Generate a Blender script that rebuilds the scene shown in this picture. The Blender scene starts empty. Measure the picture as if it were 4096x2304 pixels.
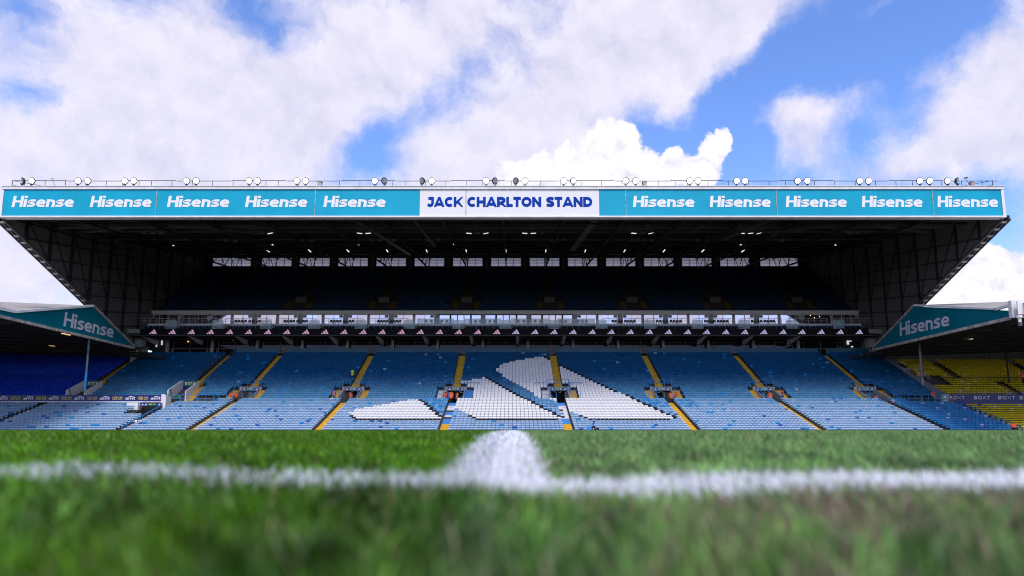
import bpy, math, random
import numpy as np
from mathutils import Vector, Matrix
R = math.radians
random.seed(7); rng = np.random.default_rng(7)
scene = bpy.context.scene
col = scene.collection

# ---------------------------------------------------------------- camera, sky, sun, exposure
FPX, CX, CY = 2731.0, 2048.0, 1365.0          # 24 mm lens on a 36 mm sensor, in pixels of the photograph
TH = math.atan(374.0 / FPX)                   # upward tilt
CT, ST = math.cos(TH), math.sin(TH)
CAMZ = 0.071                                  # the camera lies on the turf
cam_d = bpy.data.cameras.new('camera'); cam = bpy.data.objects.new('camera', cam_d); col.objects.link(cam)
cam.location = (0, 0, CAMZ); cam.rotation_euler = (R(90) + TH, 0, 0)
cam_d.sensor_width = 36; cam_d.lens = 24; cam_d.shift_y = (CY - 1152.0) / 4096.0
cam_d.clip_start = 0.02; cam_d.clip_end = 6000
cam_d.dof.use_dof = True; cam_d.dof.focus_distance = 92; cam_d.dof.aperture_fstop = 3.0
scene.camera = cam

SUN_EL, SUN_AZ = R(52), R(174)                # sun high behind the camera
sun_d = bpy.data.lights.new('sun', 'SUN'); sun = bpy.data.objects.new('sun', sun_d); col.objects.link(sun)
sd = Vector((math.sin(SUN_AZ) * math.cos(SUN_EL), math.cos(SUN_AZ) * math.cos(SUN_EL), math.sin(SUN_EL)))
sun.rotation_euler = sd.to_track_quat('Z', 'Y').to_euler(); sun.location = sd * 200
sun_d.energy = 2.6; sun_d.angle = R(24); sun_d.color = (1.0, 0.96, 0.92)

scene.render.engine = 'CYCLES'
scene.view_settings.view_transform = 'Standard'; scene.view_settings.look = 'None'
scene.view_settings.exposure = 0.15; scene.view_settings.gamma = 1.0; scene.view_settings.use_curve_mapping = False
scene.cycles.max_bounces = 6; scene.cycles.diffuse_bounces = 3; scene.cycles.glossy_bounces = 3
scene.cycles.transparent_max_bounces = 6; scene.cycles.transmission_bounces = 3
scene.cycles.caustics_reflective = False; scene.cycles.caustics_refractive = False
scene.cycles.use_denoising = True
scene.cycles.pixel_filter_type = 'BLACKMAN_HARRIS'; scene.cycles.filter_width = 1.05
scene.cycles.sample_clamp_indirect = 4

def P(u, v, zc):
    """a place seen at photo pixel (u, v), zc metres along the optical axis"""
    xc, yc = (u - CX) / FPX, (CY - v) / FPX
    return Vector((xc * zc, (CT - yc * ST) * zc, CAMZ + (ST + yc * CT) * zc))
def PY(u, v, Y):
    yc = (CY - v) / FPX
    return P(u, v, Y / (CT - yc * ST))
def XY(u, Y, z):
    """x of a thing at depth Y and height z that shows at photo column u"""
    return (u - CX) / FPX * (Y * CT + (z - CAMZ) * ST)
def ZV(v, Y):
    return PY(CX, v, Y).z
def proj(x, y, z):
    zc = y * CT + (z - CAMZ) * ST
    return CX + FPX * x / zc, CY - FPX * ((z - CAMZ) * CT - y * ST) / zc

# ---- sky: Nishita with drifting cloud, by direction
world = bpy.data.worlds.new('World'); scene.world = world; world.use_nodes = True
wn, wl = world.node_tree.nodes, world.node_tree.links
wn.clear()
def N(tree, t, **kw):
    n = tree.nodes.new(t)
    for k, val in kw.items():
        setattr(n, k, val)
    return n
WT = world.node_tree
def wmath(op, a, b=None, c=None, clamp=False):
    n = N(WT, 'ShaderNodeMath', operation=op, use_clamp=clamp)
    for i, q in enumerate((a, b, c)):
        if q is None: continue
        if hasattr(q, 'is_output'): wl.new(q, n.inputs[i])
        else: n.inputs[i].default_value = q
    return n.outputs[0]
def wvec(op, a, b=None):
    n = N(WT, 'ShaderNodeVectorMath', operation=op)
    for i, q in enumerate((a, b)):
        if q is None: continue
        if hasattr(q, 'is_output'): wl.new(q, n.inputs[i])
        else: n.inputs[i].default_value = q
    return n.outputs['Value'] if op in ('DOT_PRODUCT', 'LENGTH') else n.outputs['Vector']
def wnoise(vec, scale, detail, rough=0.55, dist=0.0):
    n = N(WT, 'ShaderNodeTexNoise'); n.inputs['Scale'].default_value = scale; n.inputs['Detail'].default_value = detail
    n.inputs['Roughness'].default_value = rough; n.inputs['Distortion'].default_value = dist
    wl.new(vec, n.inputs['Vector']); return n
tc = N(WT, 'ShaderNodeTexCoord'); D = tc.outputs['Generated']
sky = N(WT, 'ShaderNodeTexSky'); sky.sky_type = 'NISHITA'; sky.sun_disc = False
sky.sun_elevation = SUN_EL; sky.sun_rotation = SUN_AZ; sky.air_density = 1.0; sky.dust_density = 0.3; sky.ozone_density = 3.0
warp = wnoise(D, 8.0, 6, 0.62)
Dw = wvec('ADD', D, wvec('MULTIPLY', wvec('SUBTRACT', warp.outputs['Color'], (0.5, 0.5, 0.5)), (0.085, 0.085, 0.085)))
Dw2 = wvec('ADD', D, wvec('MULTIPLY', wvec('SUBTRACT', warp.outputs['Color'], (0.5, 0.5, 0.5)), (0.07, 0.07, 0.07)))
def cdir(u, v):
    return (P(u, v, 1.0) - Vector((0, 0, CAMZ))).normalized()
# drifting cloud banks: direction, half-width, half-height, roll, amount   (negative: clear air)
K_ = 4096 / 1456.0
BANKS = [(q[0] * K_, q[1] * K_, q[2] * K_ / FPX, q[3] * K_ / FPX, q[4], q[5]) for q in [
    (200, 95, 230, 110, 8, .46), (120, 215, 250, 60, 0, .46), (440, 200, 110, 70, 0, .36), (330, 150, 120, 60, 0, .18), (640, 50, 190, 80, -10, .46), (850, 120, 210, 66, -33, .58), (690, 215, 90, 50, -30, .34),
    (1080, 25, 85, 28, -35, .44), (980, 60, 70, 40, -35, .34), (1125, 158, 38, 24, -15, .56), (1205, 140, 60, 22, -25, .40), (1150, 215, 55, 24, 10, .46), (1400, 130, 60, 75, -40, .60), (1320, 218, 75, 20, -8, .48), (1445, 200, 60, 50, 0, .42), (1245, 12, 60, 14, -20, .30), (960, 150, 40, 16, -50, .28), (1070, 128, 22, 10, -20, .24),
    (40, 390, 120, 80, 0, .55), (1430, 400, 90, 50, 0, .45),
    (390, 35, 58, 34, 25, -.62), (45, 142, 75, 17, -6, -.50), (15, 20, 50, 20, 0, -.3), (530, 225, 55, 48, -50, -.66), (600, 150, 30, 70, 45, -.42), (930, 195, 48, 46, -30, -.52), (1020, 135, 45, 34, -30, -.42), (1100, 95, 75, 32, -20, -.52), (1290, 110, 60, 80, 20, -.55), (1065, 215, 35, 40, 0, -.5), (1350, 28, 90, 26, -15, -.45), (1230, 200, 30, 40, 0, -.3), (1200, 60, 70, 26, -20, -.40), (1390, 320, 60, 60, 0, -.4)]]
cov = None
for (u, v, ra, rb, roll, amt) in BANKS:
    c = cdir(u, v); rt = Vector((c.y, -c.x, 0)).normalized(); up = rt.cross(c) * -1 if rt.cross(c).z < 0 else rt.cross(c)
    a_, b_ = math.cos(R(roll)), math.sin(R(roll))
    e1 = rt * a_ + up * -b_; e2 = rt * b_ + up * a_
    x_ = wmath('MULTIPLY', wvec('DOT_PRODUCT', Dw, tuple(e1)), 1 / ra); x_ = wmath('SUBTRACT', x_, c.dot(e1) / ra)
    y_ = wmath('MULTIPLY', wvec('DOT_PRODUCT', Dw, tuple(e2)), 1 / rb); y_ = wmath('SUBTRACT', y_, c.dot(e2) / rb)
    front = wmath('GREATER_THAN', wvec('DOT_PRODUCT', D, tuple(c)), 0.3)
    r2 = wmath('MULTIPLY_ADD', x_, x_, wmath('MULTIPLY', y_, y_))
    g = wmath('MULTIPLY', wmath('POWER', 2.718, wmath('MULTIPLY', r2, -1.0)), front)
    cov = wmath('MULTIPLY', g, amt) if cov is None else wmath('MULTIPLY_ADD', g, amt, cov)
n1 = wnoise(Dw, 6.5, 11, 0.60)
n1u = wnoise(wvec('ADD', Dw, (0.008, -0.01, 0.022)), 6.5, 11, 0.60)
dens = wmath('ADD', wmath('MULTIPLY', wmath('SUBTRACT', n1.outputs['Fac'], 0.5), 2.1), wmath('ADD', cov, 0.02))
mr = N(WT, 'ShaderNodeMapRange', interpolation_type='SMOOTHSTEP'); mr.inputs['From Min'].default_value = -0.30; mr.inputs['From Max'].default_value = 0.44
wl.new(dens, mr.inputs['Value']); soft = mr.outputs['Result']
# towering cumulus behind the stand and its fellow low on the far side
cum = None
for (u, v, ra, rb) in [(2420, 600, .046, .040), (2360, 660, .040, .036), (2500, 640, .040, .044), (2180, 660, .040, .026), (2250, 620, .024, .022), (2110, 700, .050, .026), (2640, 700, .050, .032), (2760, 690, .045, .030), (2600, 650, .026, .024), (2710, 650, .020, .024), (2850, 600, .018, .030), (2890, 555, .013, .024), (2400, 740, .150, .030), (3960, 1190, .12, .055), (3830, 1150, .045, .035), (4000, 1080, .05, .03)]:
    c = cdir(u, v); rt = Vector((c.y, -c.x, 0)).normalized(); up = Vector((0, 0, 1)); up = (up - c * c.z).normalized()
    x_ = wmath('SUBTRACT', wmath('MULTIPLY', wvec('DOT_PRODUCT', Dw2, tuple(rt)), 1 / ra), c.dot(rt) / ra)
    y_ = wmath('SUBTRACT', wmath('MULTIPLY', wvec('DOT_PRODUCT', Dw2, tuple(up)), 1 / rb), c.dot(up) / rb)
    front = wmath('GREATER_THAN', wvec('DOT_PRODUCT', D, tuple(c)), 0.3)
    r2 = wmath('MULTIPLY_ADD', x_, x_, wmath('MULTIPLY', y_, y_))
    g = wmath('MULTIPLY', wmath('SUBTRACT', 1.0, r2), front)
    cum = g if cum is None else wmath('MAXIMUM', cum, g)
nb = wnoise(Dw2, 26, 9, 0.62)
cumd = wmath('ADD', cum, wmath('MULTIPLY', wmath('SUBTRACT', nb.outputs['Fac'], 0.5), 2.0))
mc = N(WT, 'ShaderNodeMapRange', interpolation_type='SMOOTHSTEP'); mc.inputs['From Min'].default_value = -0.10; mc.inputs['From Max'].default_value = 0.30
wl.new(cumd, mc.inputs['Value']); cumm = mc.outputs['Result']
shade = wmath('MULTIPLY_ADD', wmath('SUBTRACT', n1.outputs['Fac'], n1u.outputs['Fac']), 3.2, 0.60, clamp=True)
SKY_STR = 0.13
cc = N(WT, 'ShaderNodeMix', data_type='RGBA'); cc.inputs[6].default_value = (4.9, 4.8, 6.0, 1); cc.inputs[7].default_value = (6.7, 6.4, 7.3, 1)
wl.new(shade, cc.inputs[0])
tint = N(WT, 'ShaderNodeHueSaturation'); tint.inputs['Saturation'].default_value = 1.12; tint.inputs['Value'].default_value = 1.6
wl.new(sky.outputs[0], tint.inputs['Color'])
purple = N(WT, 'ShaderNodeMix', data_type='RGBA', blend_type='MULTIPLY'); purple.inputs[0].default_value = 1; purple.inputs[7].default_value = (1.0, 0.95, 1.18, 1)
wl.new(tint.outputs[0], purple.inputs[6])
m1 = N(WT, 'ShaderNodeMix', data_type='RGBA'); wl.new(wmath('MULTIPLY', soft, 0.94), m1.inputs[0]); wl.new(purple.outputs[2], m1.inputs[6]); wl.new(cc.outputs[2], m1.inputs[7])
cw = N(WT, 'ShaderNodeMix', data_type='RGBA'); cw.inputs[6].default_value = (5.5, 5.4, 6.3, 1); cw.inputs[7].default_value = (7.5, 7.35, 7.65, 1)
nc_ = wnoise(wvec('ADD', Dw2, (0.004, 0, 0.010)), 26, 9, 0.62)
wl.new(wmath('ADD', wmath('MULTIPLY_ADD', wmath('SUBTRACT', nb.outputs['Fac'], nc_.outputs['Fac']), 3.2, 0.45), wmath('MULTIPLY', cumd, 0.55), clamp=True), cw.inputs[0])
m2 = N(WT, 'ShaderNodeMix', data_type='RGBA'); wl.new(cumm, m2.inputs[0]); wl.new(m1.outputs[2], m2.inputs[6]); wl.new(cw.outputs[2], m2.inputs[7])
bg = N(WT, 'ShaderNodeBackground'); bg.inputs['Strength'].default_value = SKY_STR; wl.new(m2.outputs[2], bg.inputs['Color'])
wo = N(WT, 'ShaderNodeOutputWorld'); wl.new(bg.outputs[0], wo.inputs['Surface'])
world.cycles.sampling_method = 'MANUAL'; world.cycles.sample_map_resolution = 512

# ---------------------------------------------------------------- materials
MATS = {}
def mat(name, c, rough=0.6, metal=0.0, var=0.12, scale=3.0, emit=None, spec=0.5, bump=0.0, streak=False):
    if name in MATS: return MATS[name]
    m = bpy.data.materials.new(name); m.use_nodes = True; T = m.node_tree; b = T.nodes['Principled BSDF']
    b.inputs['Roughness'].default_value = rough; b.inputs['Metallic'].default_value = metal; b.inputs['Specular IOR Level'].default_value = spec
    c4 = (*c, 1)
    if var > 0:
        t = N(T, 'ShaderNodeTexCoord'); n = N(T, 'ShaderNodeTexNoise'); n.inputs['Scale'].default_value = scale; n.inputs['Detail'].default_value = 6
        if streak:
            mp = N(T, 'ShaderNodeMapping'); mp.inputs['Scale'].default_value = (3.0, 3.0, 0.25); T.links.new(t.outputs['Object'], mp.inputs['Vector']); T.links.new(mp.outputs[0], n.inputs['Vector'])
        else:
            T.links.new(t.outputs['Object'], n.inputs['Vector'])
        mx = N(T, 'ShaderNodeMix', data_type='RGBA'); r = N(T, 'ShaderNodeMapRange'); r.inputs['From Min'].default_value = .3; r.inputs['From Max'].default_value = .7
        T.links.new(n.outputs['Fac'], r.inputs['Value']); T.links.new(r.outputs[0], mx.inputs[0])
        mx.inputs[6].default_value = tuple(x * (1 - var) for x in c) + (1,); mx.inputs[7].default_value = tuple(min(1, x * (1 + var)) for x in c) + (1,)
        T.links.new(mx.outputs[2], b.inputs['Base Color'])
        if bump > 0:
            bp = N(T, 'ShaderNodeBump'); bp.inputs['Strength'].default_value = bump; bp.inputs['Distance'].default_value = 0.02
            T.links.new(n.outputs['Fac'], bp.inputs['Height']); T.links.new(bp.outputs[0], b.inputs['Normal'])
    else:
        b.inputs['Base Color'].default_value = c4
    if emit:
        b.inputs['Emission Color'].default_value = (*emit[:3], 1); b.inputs['Emission Strength'].default_value = emit[3]
    MATS[name] = m; return m
def attr_mat(name, rough=0.45, spec=0.5, translucent=0.0):
    m = bpy.data.materials.new(name); m.use_nodes = True; T = m.node_tree; b = T.nodes['Principled BSDF']
    a = N(T, 'ShaderNodeAttribute'); a.attribute_name = 'tone'; T.links.new(a.outputs['Color'], b.inputs['Base Color'])
    b.inputs['Roughness'].default_value = rough; b.inputs['Specular IOR Level'].default_value = spec
    if translucent:
        tr = N(T, 'ShaderNodeBsdfTranslucent'); T.links.new(a.outputs['Color'], tr.inputs['Color'])
        mx = N(T, 'ShaderNodeMixShader'); mx.inputs[0].default_value = translucent
        T.links.new(b.outputs[0], mx.inputs[1]); T.links.new(tr.outputs[0], mx.inputs[2])
        T.links.new(mx.outputs[0], T.nodes['Material Output'].inputs['Surface'])
    MATS[name] = m; return m
def glass_mat(name, tint, mirror, dark):
    m = bpy.data.materials.new(name); m.use_nodes = True; T = m.node_tree; b = T.nodes['Principled BSDF']
    b.inputs['Base Color'].default_value = (*dark, 1); b.inputs['Roughness'].default_value = .3
    g = N(T, 'ShaderNodeBsdfGlossy'); g.inputs['Color'].default_value = (*tint, 1); g.inputs['Roughness'].default_value = .03
    mx = N(T, 'ShaderNodeMixShader'); mx.inputs[0].default_value = mirror
    T.links.new(b.outputs[0], mx.inputs[1]); T.links.new(g.outputs[0], mx.inputs[2]); T.links.new(mx.outputs[0], T.nodes['Material Output'].inputs['Surface'])
    MATS[name] = m; return m
def clear_mat(name, tint, alpha):
    m = bpy.data.materials.new(name); m.use_nodes = True; T = m.node_tree; b = T.nodes['Principled BSDF']
    b.inputs['Base Color'].default_value = (*tint, 1); b.inputs['Roughness'].default_value = .15
    t = N(T, 'ShaderNodeBsdfTransparent'); mx = N(T, 'ShaderNodeMixShader'); mx.inputs[0].default_value = alpha
    T.links.new(t.outputs[0], mx.inputs[1]); T.links.new(b.outputs[0], mx.inputs[2]); T.links.new(mx.outputs[0], T.nodes['Material Output'].inputs['Surface'])
    MATS[name] = m; return m
def trans_mat(name, c):
    m = bpy.data.materials.new(name); m.use_nodes = True; T = m.node_tree
    t = N(T, 'ShaderNodeBsdfTranslucent'); n = N(T, 'ShaderNodeTexNoise'); n.inputs['Scale'].default_value = 1.5
    tcx = N(T, 'ShaderNodeTexCoord'); T.links.new(tcx.outputs['Object'], n.inputs['Vector'])
    mx = N(T, 'ShaderNodeMix', data_type='RGBA'); mx.inputs[6].default_value = (*[x * .86 for x in c], 1); mx.inputs[7].default_value = (*c, 1)
    T.links.new(n.outputs['Fac'], mx.inputs[0]); T.links.new(mx.outputs[2], t.inputs['Color'])
    T.links.new(t.outputs[0], T.nodes['Material Output'].inputs['Surface']); MATS[name] = m; return m

concrete = mat('concrete', (.38, .355, .335), .85, scale=1.3, var=.25, bump=.2)
dark_concrete = mat('dark concrete', (.075, .07, .07), .9, scale=1.2, var=.3)
step_yellow = mat('yellow step paint', (.62, .36, .012), .7, scale=2.5, var=.28)
rail_blue = mat('blue rail paint', (.025, .23, .58), .4, scale=4)
steel_dark = mat('dark steel', (.02, .0195, .021), .55, scale=.8, var=.3)
steel_grey = mat('grey steel', (.10, .095, .098), .5, scale=1)
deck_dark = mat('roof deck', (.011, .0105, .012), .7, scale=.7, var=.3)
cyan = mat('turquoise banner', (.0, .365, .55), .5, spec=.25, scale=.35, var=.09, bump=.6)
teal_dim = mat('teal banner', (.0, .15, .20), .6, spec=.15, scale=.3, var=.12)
white_paint = mat('white paint', (.80, .78, .80), .55, scale=.5, var=.025, spec=.2)
letter_white = mat('white lettering', (.82, .81, .83), .45, var=0)
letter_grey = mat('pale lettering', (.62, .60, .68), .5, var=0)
letter_blue = mat('blue lettering', (.001, .045, .34), .6, var=0, spec=.08)
trim_white = mat('weathered white trim', (.76, .73, .74), .6, scale=1, var=.1, spec=.2)
trim_dirty = mat('stained trim', (.40, .36, .33), .8, scale=2.2, var=.45)
navy = mat('navy banner', (.004, .012, .16), .4, scale=.6, var=.15)
led_black = mat('led board black', (.012, .011, .014), .6, spec=.1, scale=5, var=.2)
black = mat('black', (.012, .012, .013), .6, var=0)
suite_grey = mat('suite wall grey', (.80, .77, .79), .6, scale=1.5, var=.1)
frame_white = mat('white window frame', (.74, .72, .74), .5, var=0)
parapet_teal = mat('teal panel', (.006, .085, .15), .5, scale=1.2, var=.15)
sign_green = mat('exit sign green', (.008, .14, .07), .4, var=0)
roof_grey = mat('grey roof sheet', (.34, .31, .29), .7, scale=.6, var=.15)
wall_pale = mat('pale grey wall', (.40, .40, .40), .8, scale=.8, var=.15)
louvre = mat('grey louvre', (.52, .50, .53), .6, var=0)
glass_hi = glass_mat('suite glass', (.66, .63, .74), .80, (.02, .02, .025))
glass_dim = glass_mat('dark lounge glass', (.7, .7, .9), .03, (.003, .003, .005))
MATS['dark lounge glass'].node_tree.nodes['Principled BSDF'].inputs['Specular IOR Level'].default_value = 0.05
glass_lo = glass_mat('lounge glass', (.85, .85, .95), .5, (.004, .004, .006))
glass_clear = clear_mat('balcony glass', (.55, .72, .74), .45)
poly_pane = trans_mat('translucent sheet', (.95, .86, .84))

# ---------------------------------------------------------------- mesh helpers
class MB:
    def __init__(s): s.v = []; s.f = []; s.mi = []; s.cur = 0
    def add(s, vs, fs):
        o = len(s.v); s.v += [tuple(q) for q in vs]; s.f += [tuple(i + o for i in f) for f in fs]; s.mi += [s.cur] * len(fs); return s
    def box(s, x0, x1, y0, y1, z0, z1):
        return s.add([(x0, y0, z0), (x1, y0, z0), (x1, y1, z0), (x0, y1, z0), (x0, y0, z1), (x1, y0, z1), (x1, y1, z1), (x0, y1, z1)],
                     [(0, 3, 2, 1), (4, 5, 6, 7), (0, 1, 5, 4), (1, 2, 6, 5), (2, 3, 7, 6), (3, 0, 4, 7)])
    def bar(s, p, q, w, h=None, up=(0, 0, 1)):
        h = h or w; p = Vector(p); q = Vector(q); d = (q - p).normalized(); u = Vector(up)
        if abs(d.dot(u)) > .98: u = Vector((0, 1, 0))
        r = d.cross(u).normalized() * (w / 2); t = r.cross(d).normalized() * (h / 2)
        vs = [p - r - t, p + r - t, p + r + t, p - r + t, q - r - t, q + r - t, q + r + t, q - r + t]
        return s.add(vs, [(0, 1, 2, 3), (7, 6, 5, 4), (0, 4, 5, 1), (1, 5, 6, 2), (2, 6, 7, 3), (3, 7, 4, 0)])
    def tube(s, pts, r, n=6):
        pts = [Vector(p) for p in pts]; rings = []
        for i, p in enumerate(pts):
            d = (pts[min(i + 1, len(pts) - 1)] - pts[max(i - 1, 0)]).normalized(); u = Vector((0, 0, 1)) if abs(d.z) < .95 else Vector((0, 1, 0))
            a = d.cross(u).normalized(); b = a.cross(d)
            rings.append([p + a * (r * math.cos(2 * math.pi * k / n)) + b * (r * math.sin(2 * math.pi * k / n)) for k in range(n)])
        vs = [q for g in rings for q in g]; fs = []
        for i in range(len(rings) - 1):
            for k in range(n):
                fs.append((i * n + k, i * n + (k + 1) % n, (i + 1) * n + (k + 1) % n, (i + 1) * n + k))
        fs.append(tuple(range(n - 1, -1, -1))); fs.append(tuple((len(rings) - 1) * n + k for k in range(n)))
        return s.add(vs, fs)
    def prism(s, poly, axis, a, b):
        """extrude a 2-D outline along an axis from a to b"""
        def mk(p, t): return (t, p[0], p[1]) if axis == 'x' else ((p[0], t, p[1]) if axis == 'y' else (p[0], p[1], t))
        n = len(poly); vs = [mk(p, a) for p in poly] + [mk(p, b) for p in poly]
        fs = [tuple(range(n)), tuple(range(2 * n - 1, n - 1, -1))] + [(i, i + n, (i + 1) % n + n, (i + 1) % n) for i in range(n)]
        return s.add(vs, fs)
    def disc(s, c, nrm, r, n=20, depth=0.0):
        c = Vector(c); d = Vector(nrm).normalized(); u = Vector((0, 0, 1)) if abs(d.z) < .9 else Vector((0, 1, 0)); a = d.cross(u).normalized(); b = a.cross(d)
        ring = [c + a * (r * math.cos(2 * math.pi * k / n)) + b * (r * math.sin(2 * math.pi * k / n)) for k in range(n)]
        if depth == 0: return s.add(ring, [tuple(range(n))])
        back = [q - d * depth for q in ring]
        return s.add(ring + back, [tuple(range(n)), tuple(range(2 * n - 1, n - 1, -1))] + [(k, k + n, (k + 1) % n + n, (k + 1) % n) for k in range(n)])
    def mesh(s, name, mats):
        me = bpy.data.meshes.new(name); me.from_pydata(s.v, [], s.f)
        for m in (mats if isinstance(mats, (list, tuple)) else [mats]): me.materials.append(m)
        if any(s.mi): me.polygons.foreach_set('material_index', s.mi)
        me.update(); return me
    def build(s, name, mats, parent=None): return link(name, s.mesh(name, mats), parent)
def link(name, data, parent=None):
    o = bpy.data.objects.new(name, data); col.objects.link(o)
    if parent: o.parent = parent
    return o
def tag(o, label=None, cat=None, group=None, kind=None):
    if label: o['label'] = label
    if cat: o['category'] = cat
    if group: o['group'] = group
    if kind: o['kind'] = kind
    return o
def empty(name, label, cat, group=None, loc=(0, 0, 0)):
    o = bpy.data.objects.new(name, None); col.objects.link(o); o.location = loc; o.empty_display_size = .2
    return tag(o, label, cat, group)
def ordinal(n):
    return f"{n}{'th' if 10 <= n % 100 <= 20 else {1: 'st', 2: 'nd', 3: 'rd'}.get(n % 10, 'th')}"
# lettering: letters drawn as heavy strokes, one flat shape each
def arc(cx, cy, rx, ry, a0, a1, n=14):
    return [(cx + rx * math.cos(R(a0 + (a1 - a0) * k / n)), cy + ry * math.sin(R(a0 + (a1 - a0) * k / n))) for k in range(n + 1)]
def smooth(p, n=5):
    p = [np.array(q, float) for q in p]; p = [2 * p[0] - p[1]] + p + [2 * p[-1] - p[-2]]; out = []
    for i in range(1, len(p) - 2):
        for k in range(n):
            t = k / n; out.append(.5 * ((2 * p[i]) + (-p[i - 1] + p[i + 1]) * t + (2 * p[i - 1] - 5 * p[i] + 4 * p[i + 1] - p[i + 2]) * t * t + (-p[i - 1] + 3 * p[i] - 3 * p[i + 1] + p[i + 2]) * t ** 3))
    return [tuple(q) for q in out] + [tuple(p[-2])]
def glyph(c, t):
    h = t / 2; lo, hi = h, 1 - h; x = .70                       # x: height of small letters
    if c == 'H': w = .98; return w, [[(h, 0), (h, 1)], [(w - h, 0), (w - h, 1)], [(h, .5), (w - h, .5)]]
    if c == 'I': return t, [[(h, 0), (h, 1)]]
    if c == 'L': return .70, [[(h, 0), (h, 1)], [(h, lo), (.70, lo)]]
    if c == 'T': return .82, [[(0, hi), (.82, hi)], [(.41, 0), (.41, 1)]]
    if c == 'E': return .74, [[(h, 0), (h, 1)], [(h, lo), (.74, lo)], [(h, .5), (.68, .5)], [(h, hi), (.74, hi)]]
    if c == 'N': w = .98; return w, [[(h, 0), (h, 1)], [(w - h, 0), (w - h, 1)], [(h * .9, .96), (w - h * .9, .04)]]
    if c == 'A': w = 1.10; return w, [[(h * .9, 0), (w / 2 - .03, 1)], [(w - h * .9, 0), (w / 2 + .03, 1)], [(.26, .27), (w - .26, .27)]]
    if c == 'V': w = 1.0; return w, [[(h * .9, 1), (w / 2, 0)], [(w - h * .9, 1), (w / 2, 0)]]
    if c == 'W': w = 1.4; return w, [[(h * .8, 1), (.40, 0)], [(.40, 0), (w / 2, .95)], [(w / 2, .95), (w - .40, 0)], [(w - .40, 0), (w - h * .8, 1)]]
    if c == 'Y': w = .98; return w, [[(h * .8, 1), (w / 2, .42)], [(w - h * .8, 1), (w / 2, .42)], [(w / 2, .5), (w / 2, 0)]]
    if c == 'X': w = .96; return w, [[(h * .9, 0), (w - h * .9, 1)], [(h * .9, 1), (w - h * .9, 0)]]
    if c == 'K': w = .98; return w, [[(h, 0), (h, 1)], [(t * .8, .36), (w - h * .9, 1)], [(.40, .56), (w - h * .8, 0)]]
    if c == 'J': w = .74; return w, [[(.12, hi), (w, hi)], smooth([(w - h, 1), (w - h, .55), (w - h - .01, .34), (w - h - .12, lo + .03), (.28, lo), (.06, .24)])]
    if c == 'C': w = .96; return w, [arc(.54, .5, .54 - h, .5 - h, 48, 312, 20)]
    if c == 'O': w = 1.10; return w, [arc(.55, .5, .55 - h, .5 - h, 0, 360, 26)]
    if c == 'D': w = .98; return w, [[(h, 0), (h, 1)], [(h, lo), (.44, lo)] + arc(.44, .5, w - h - .44, .5 - h, -80, 80, 12) + [(.44, hi), (h, hi)]]
    if c == 'R': w = .94; return w, [[(h, 0), (h, 1)], [(h, hi), (.46, hi)] + arc(.46, .66, w - h - .48, .34 - h, 80, -80, 10) + [(.46, .32 + h * .2), (h, .32 + h * .2)], [(.50, .36), (w - h * .8, 0)]]
    if c == 'B': w = .90; return w, [[(h, 0), (h, 1)], [(h, hi), (.48, hi)] + arc(.48, .74, w - h - .53, .26 - h, 80, -80, 8) + [(.46, .5), (h, .5)], [(.46, .5)] + arc(.48, .27, w - h - .48, .27 - h, 80, -80, 8) + [(h, lo)]]
    if c == 'U': w = .96; return w, [[(h, 1), (h, .42)] + arc(w / 2, .42, w / 2 - h, .42 - h, 180, 360, 14) + [(w - h, .42), (w - h, 1)]]
    if c == 'S': w = .86; return w, [smooth([(.80, .76), (.62, hi - .01), (.40, hi), (.20, hi - .07), (.15, .68), (.28, .56), (.52, .48), (.70, .38), (.72, .24), (.60, lo + .02), (.38, lo), (.20, lo + .03), (.04, .20)])]
    if c == ',': return .2, [[(.14, .16), (.06, -.14)]]
    if c == 'i': return t, [[(h, 0), (h, x)], [(h, .80), (h, 1)]]
    if c == 's': w = .74; return w, [smooth([(.72, x - h * .92), (.40, x - h * .80), (.16, x - h - .06), (.22, .42), (.44, .35), (.60, .25), (.56, h * .95 + .01), (.34, h * .80), (.02, h * .92)])]
    if c == 'e': w = .86; cy = x / 2; return w, [[(t * .6, cy - .01), (w - h * .5, cy - .01)], arc(w / 2, cy, w / 2 - h, cy - h * .8, 0, 180, 14) + arc(w / 2, cy, w / 2 - h, cy - h * .8, 180, 285, 8)[1:] + [(w * .93, h * .72)]]
    if c == 'n': w = .80; return w, [[(h, 0), (h, x)], [(h, x - h * .85), (w * .45, x - h * .85)] + arc(w * .48, x - .26, w * .52 - h, .26 - h * .85, 80, 0, 8) + [(w - h, 0)]]
    if c == 'a': w = .86; return w, [[(w - h, 0), (w - h, .45)] + arc(w / 2, .44, w / 2 - h, x - .44 - h * .8, 0, 130, 8), [(w - h, .38), (.36, .38)] + arc(.34, .21, .34 - h, .21 - h * .7, 100, 270, 8) + [(w - h, h * .75)]]
    if c == 'm': w = 1.26; return w, [[(h, 0), (h, x)], [(h, x - h * .85)] + arc(w * .30, x - .24, w * .5 - w * .30, .24 - h * .85, 100, 0, 8) + [(w * .5, 0)], [(w * .5, x - .3)] + arc(w * .74, x - .24, w * .26 - h, .24 - h * .85, 140, 0, 8) + [(w - h, 0)]]
    if c == 't': w = .56; return w, [smooth([(.24, 1.0), (.24, .5), (.25, .25), (.36, h * .9), (w, h * .85)]), [(0, x - h * .8), (w, x - h * .8)]]
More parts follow.
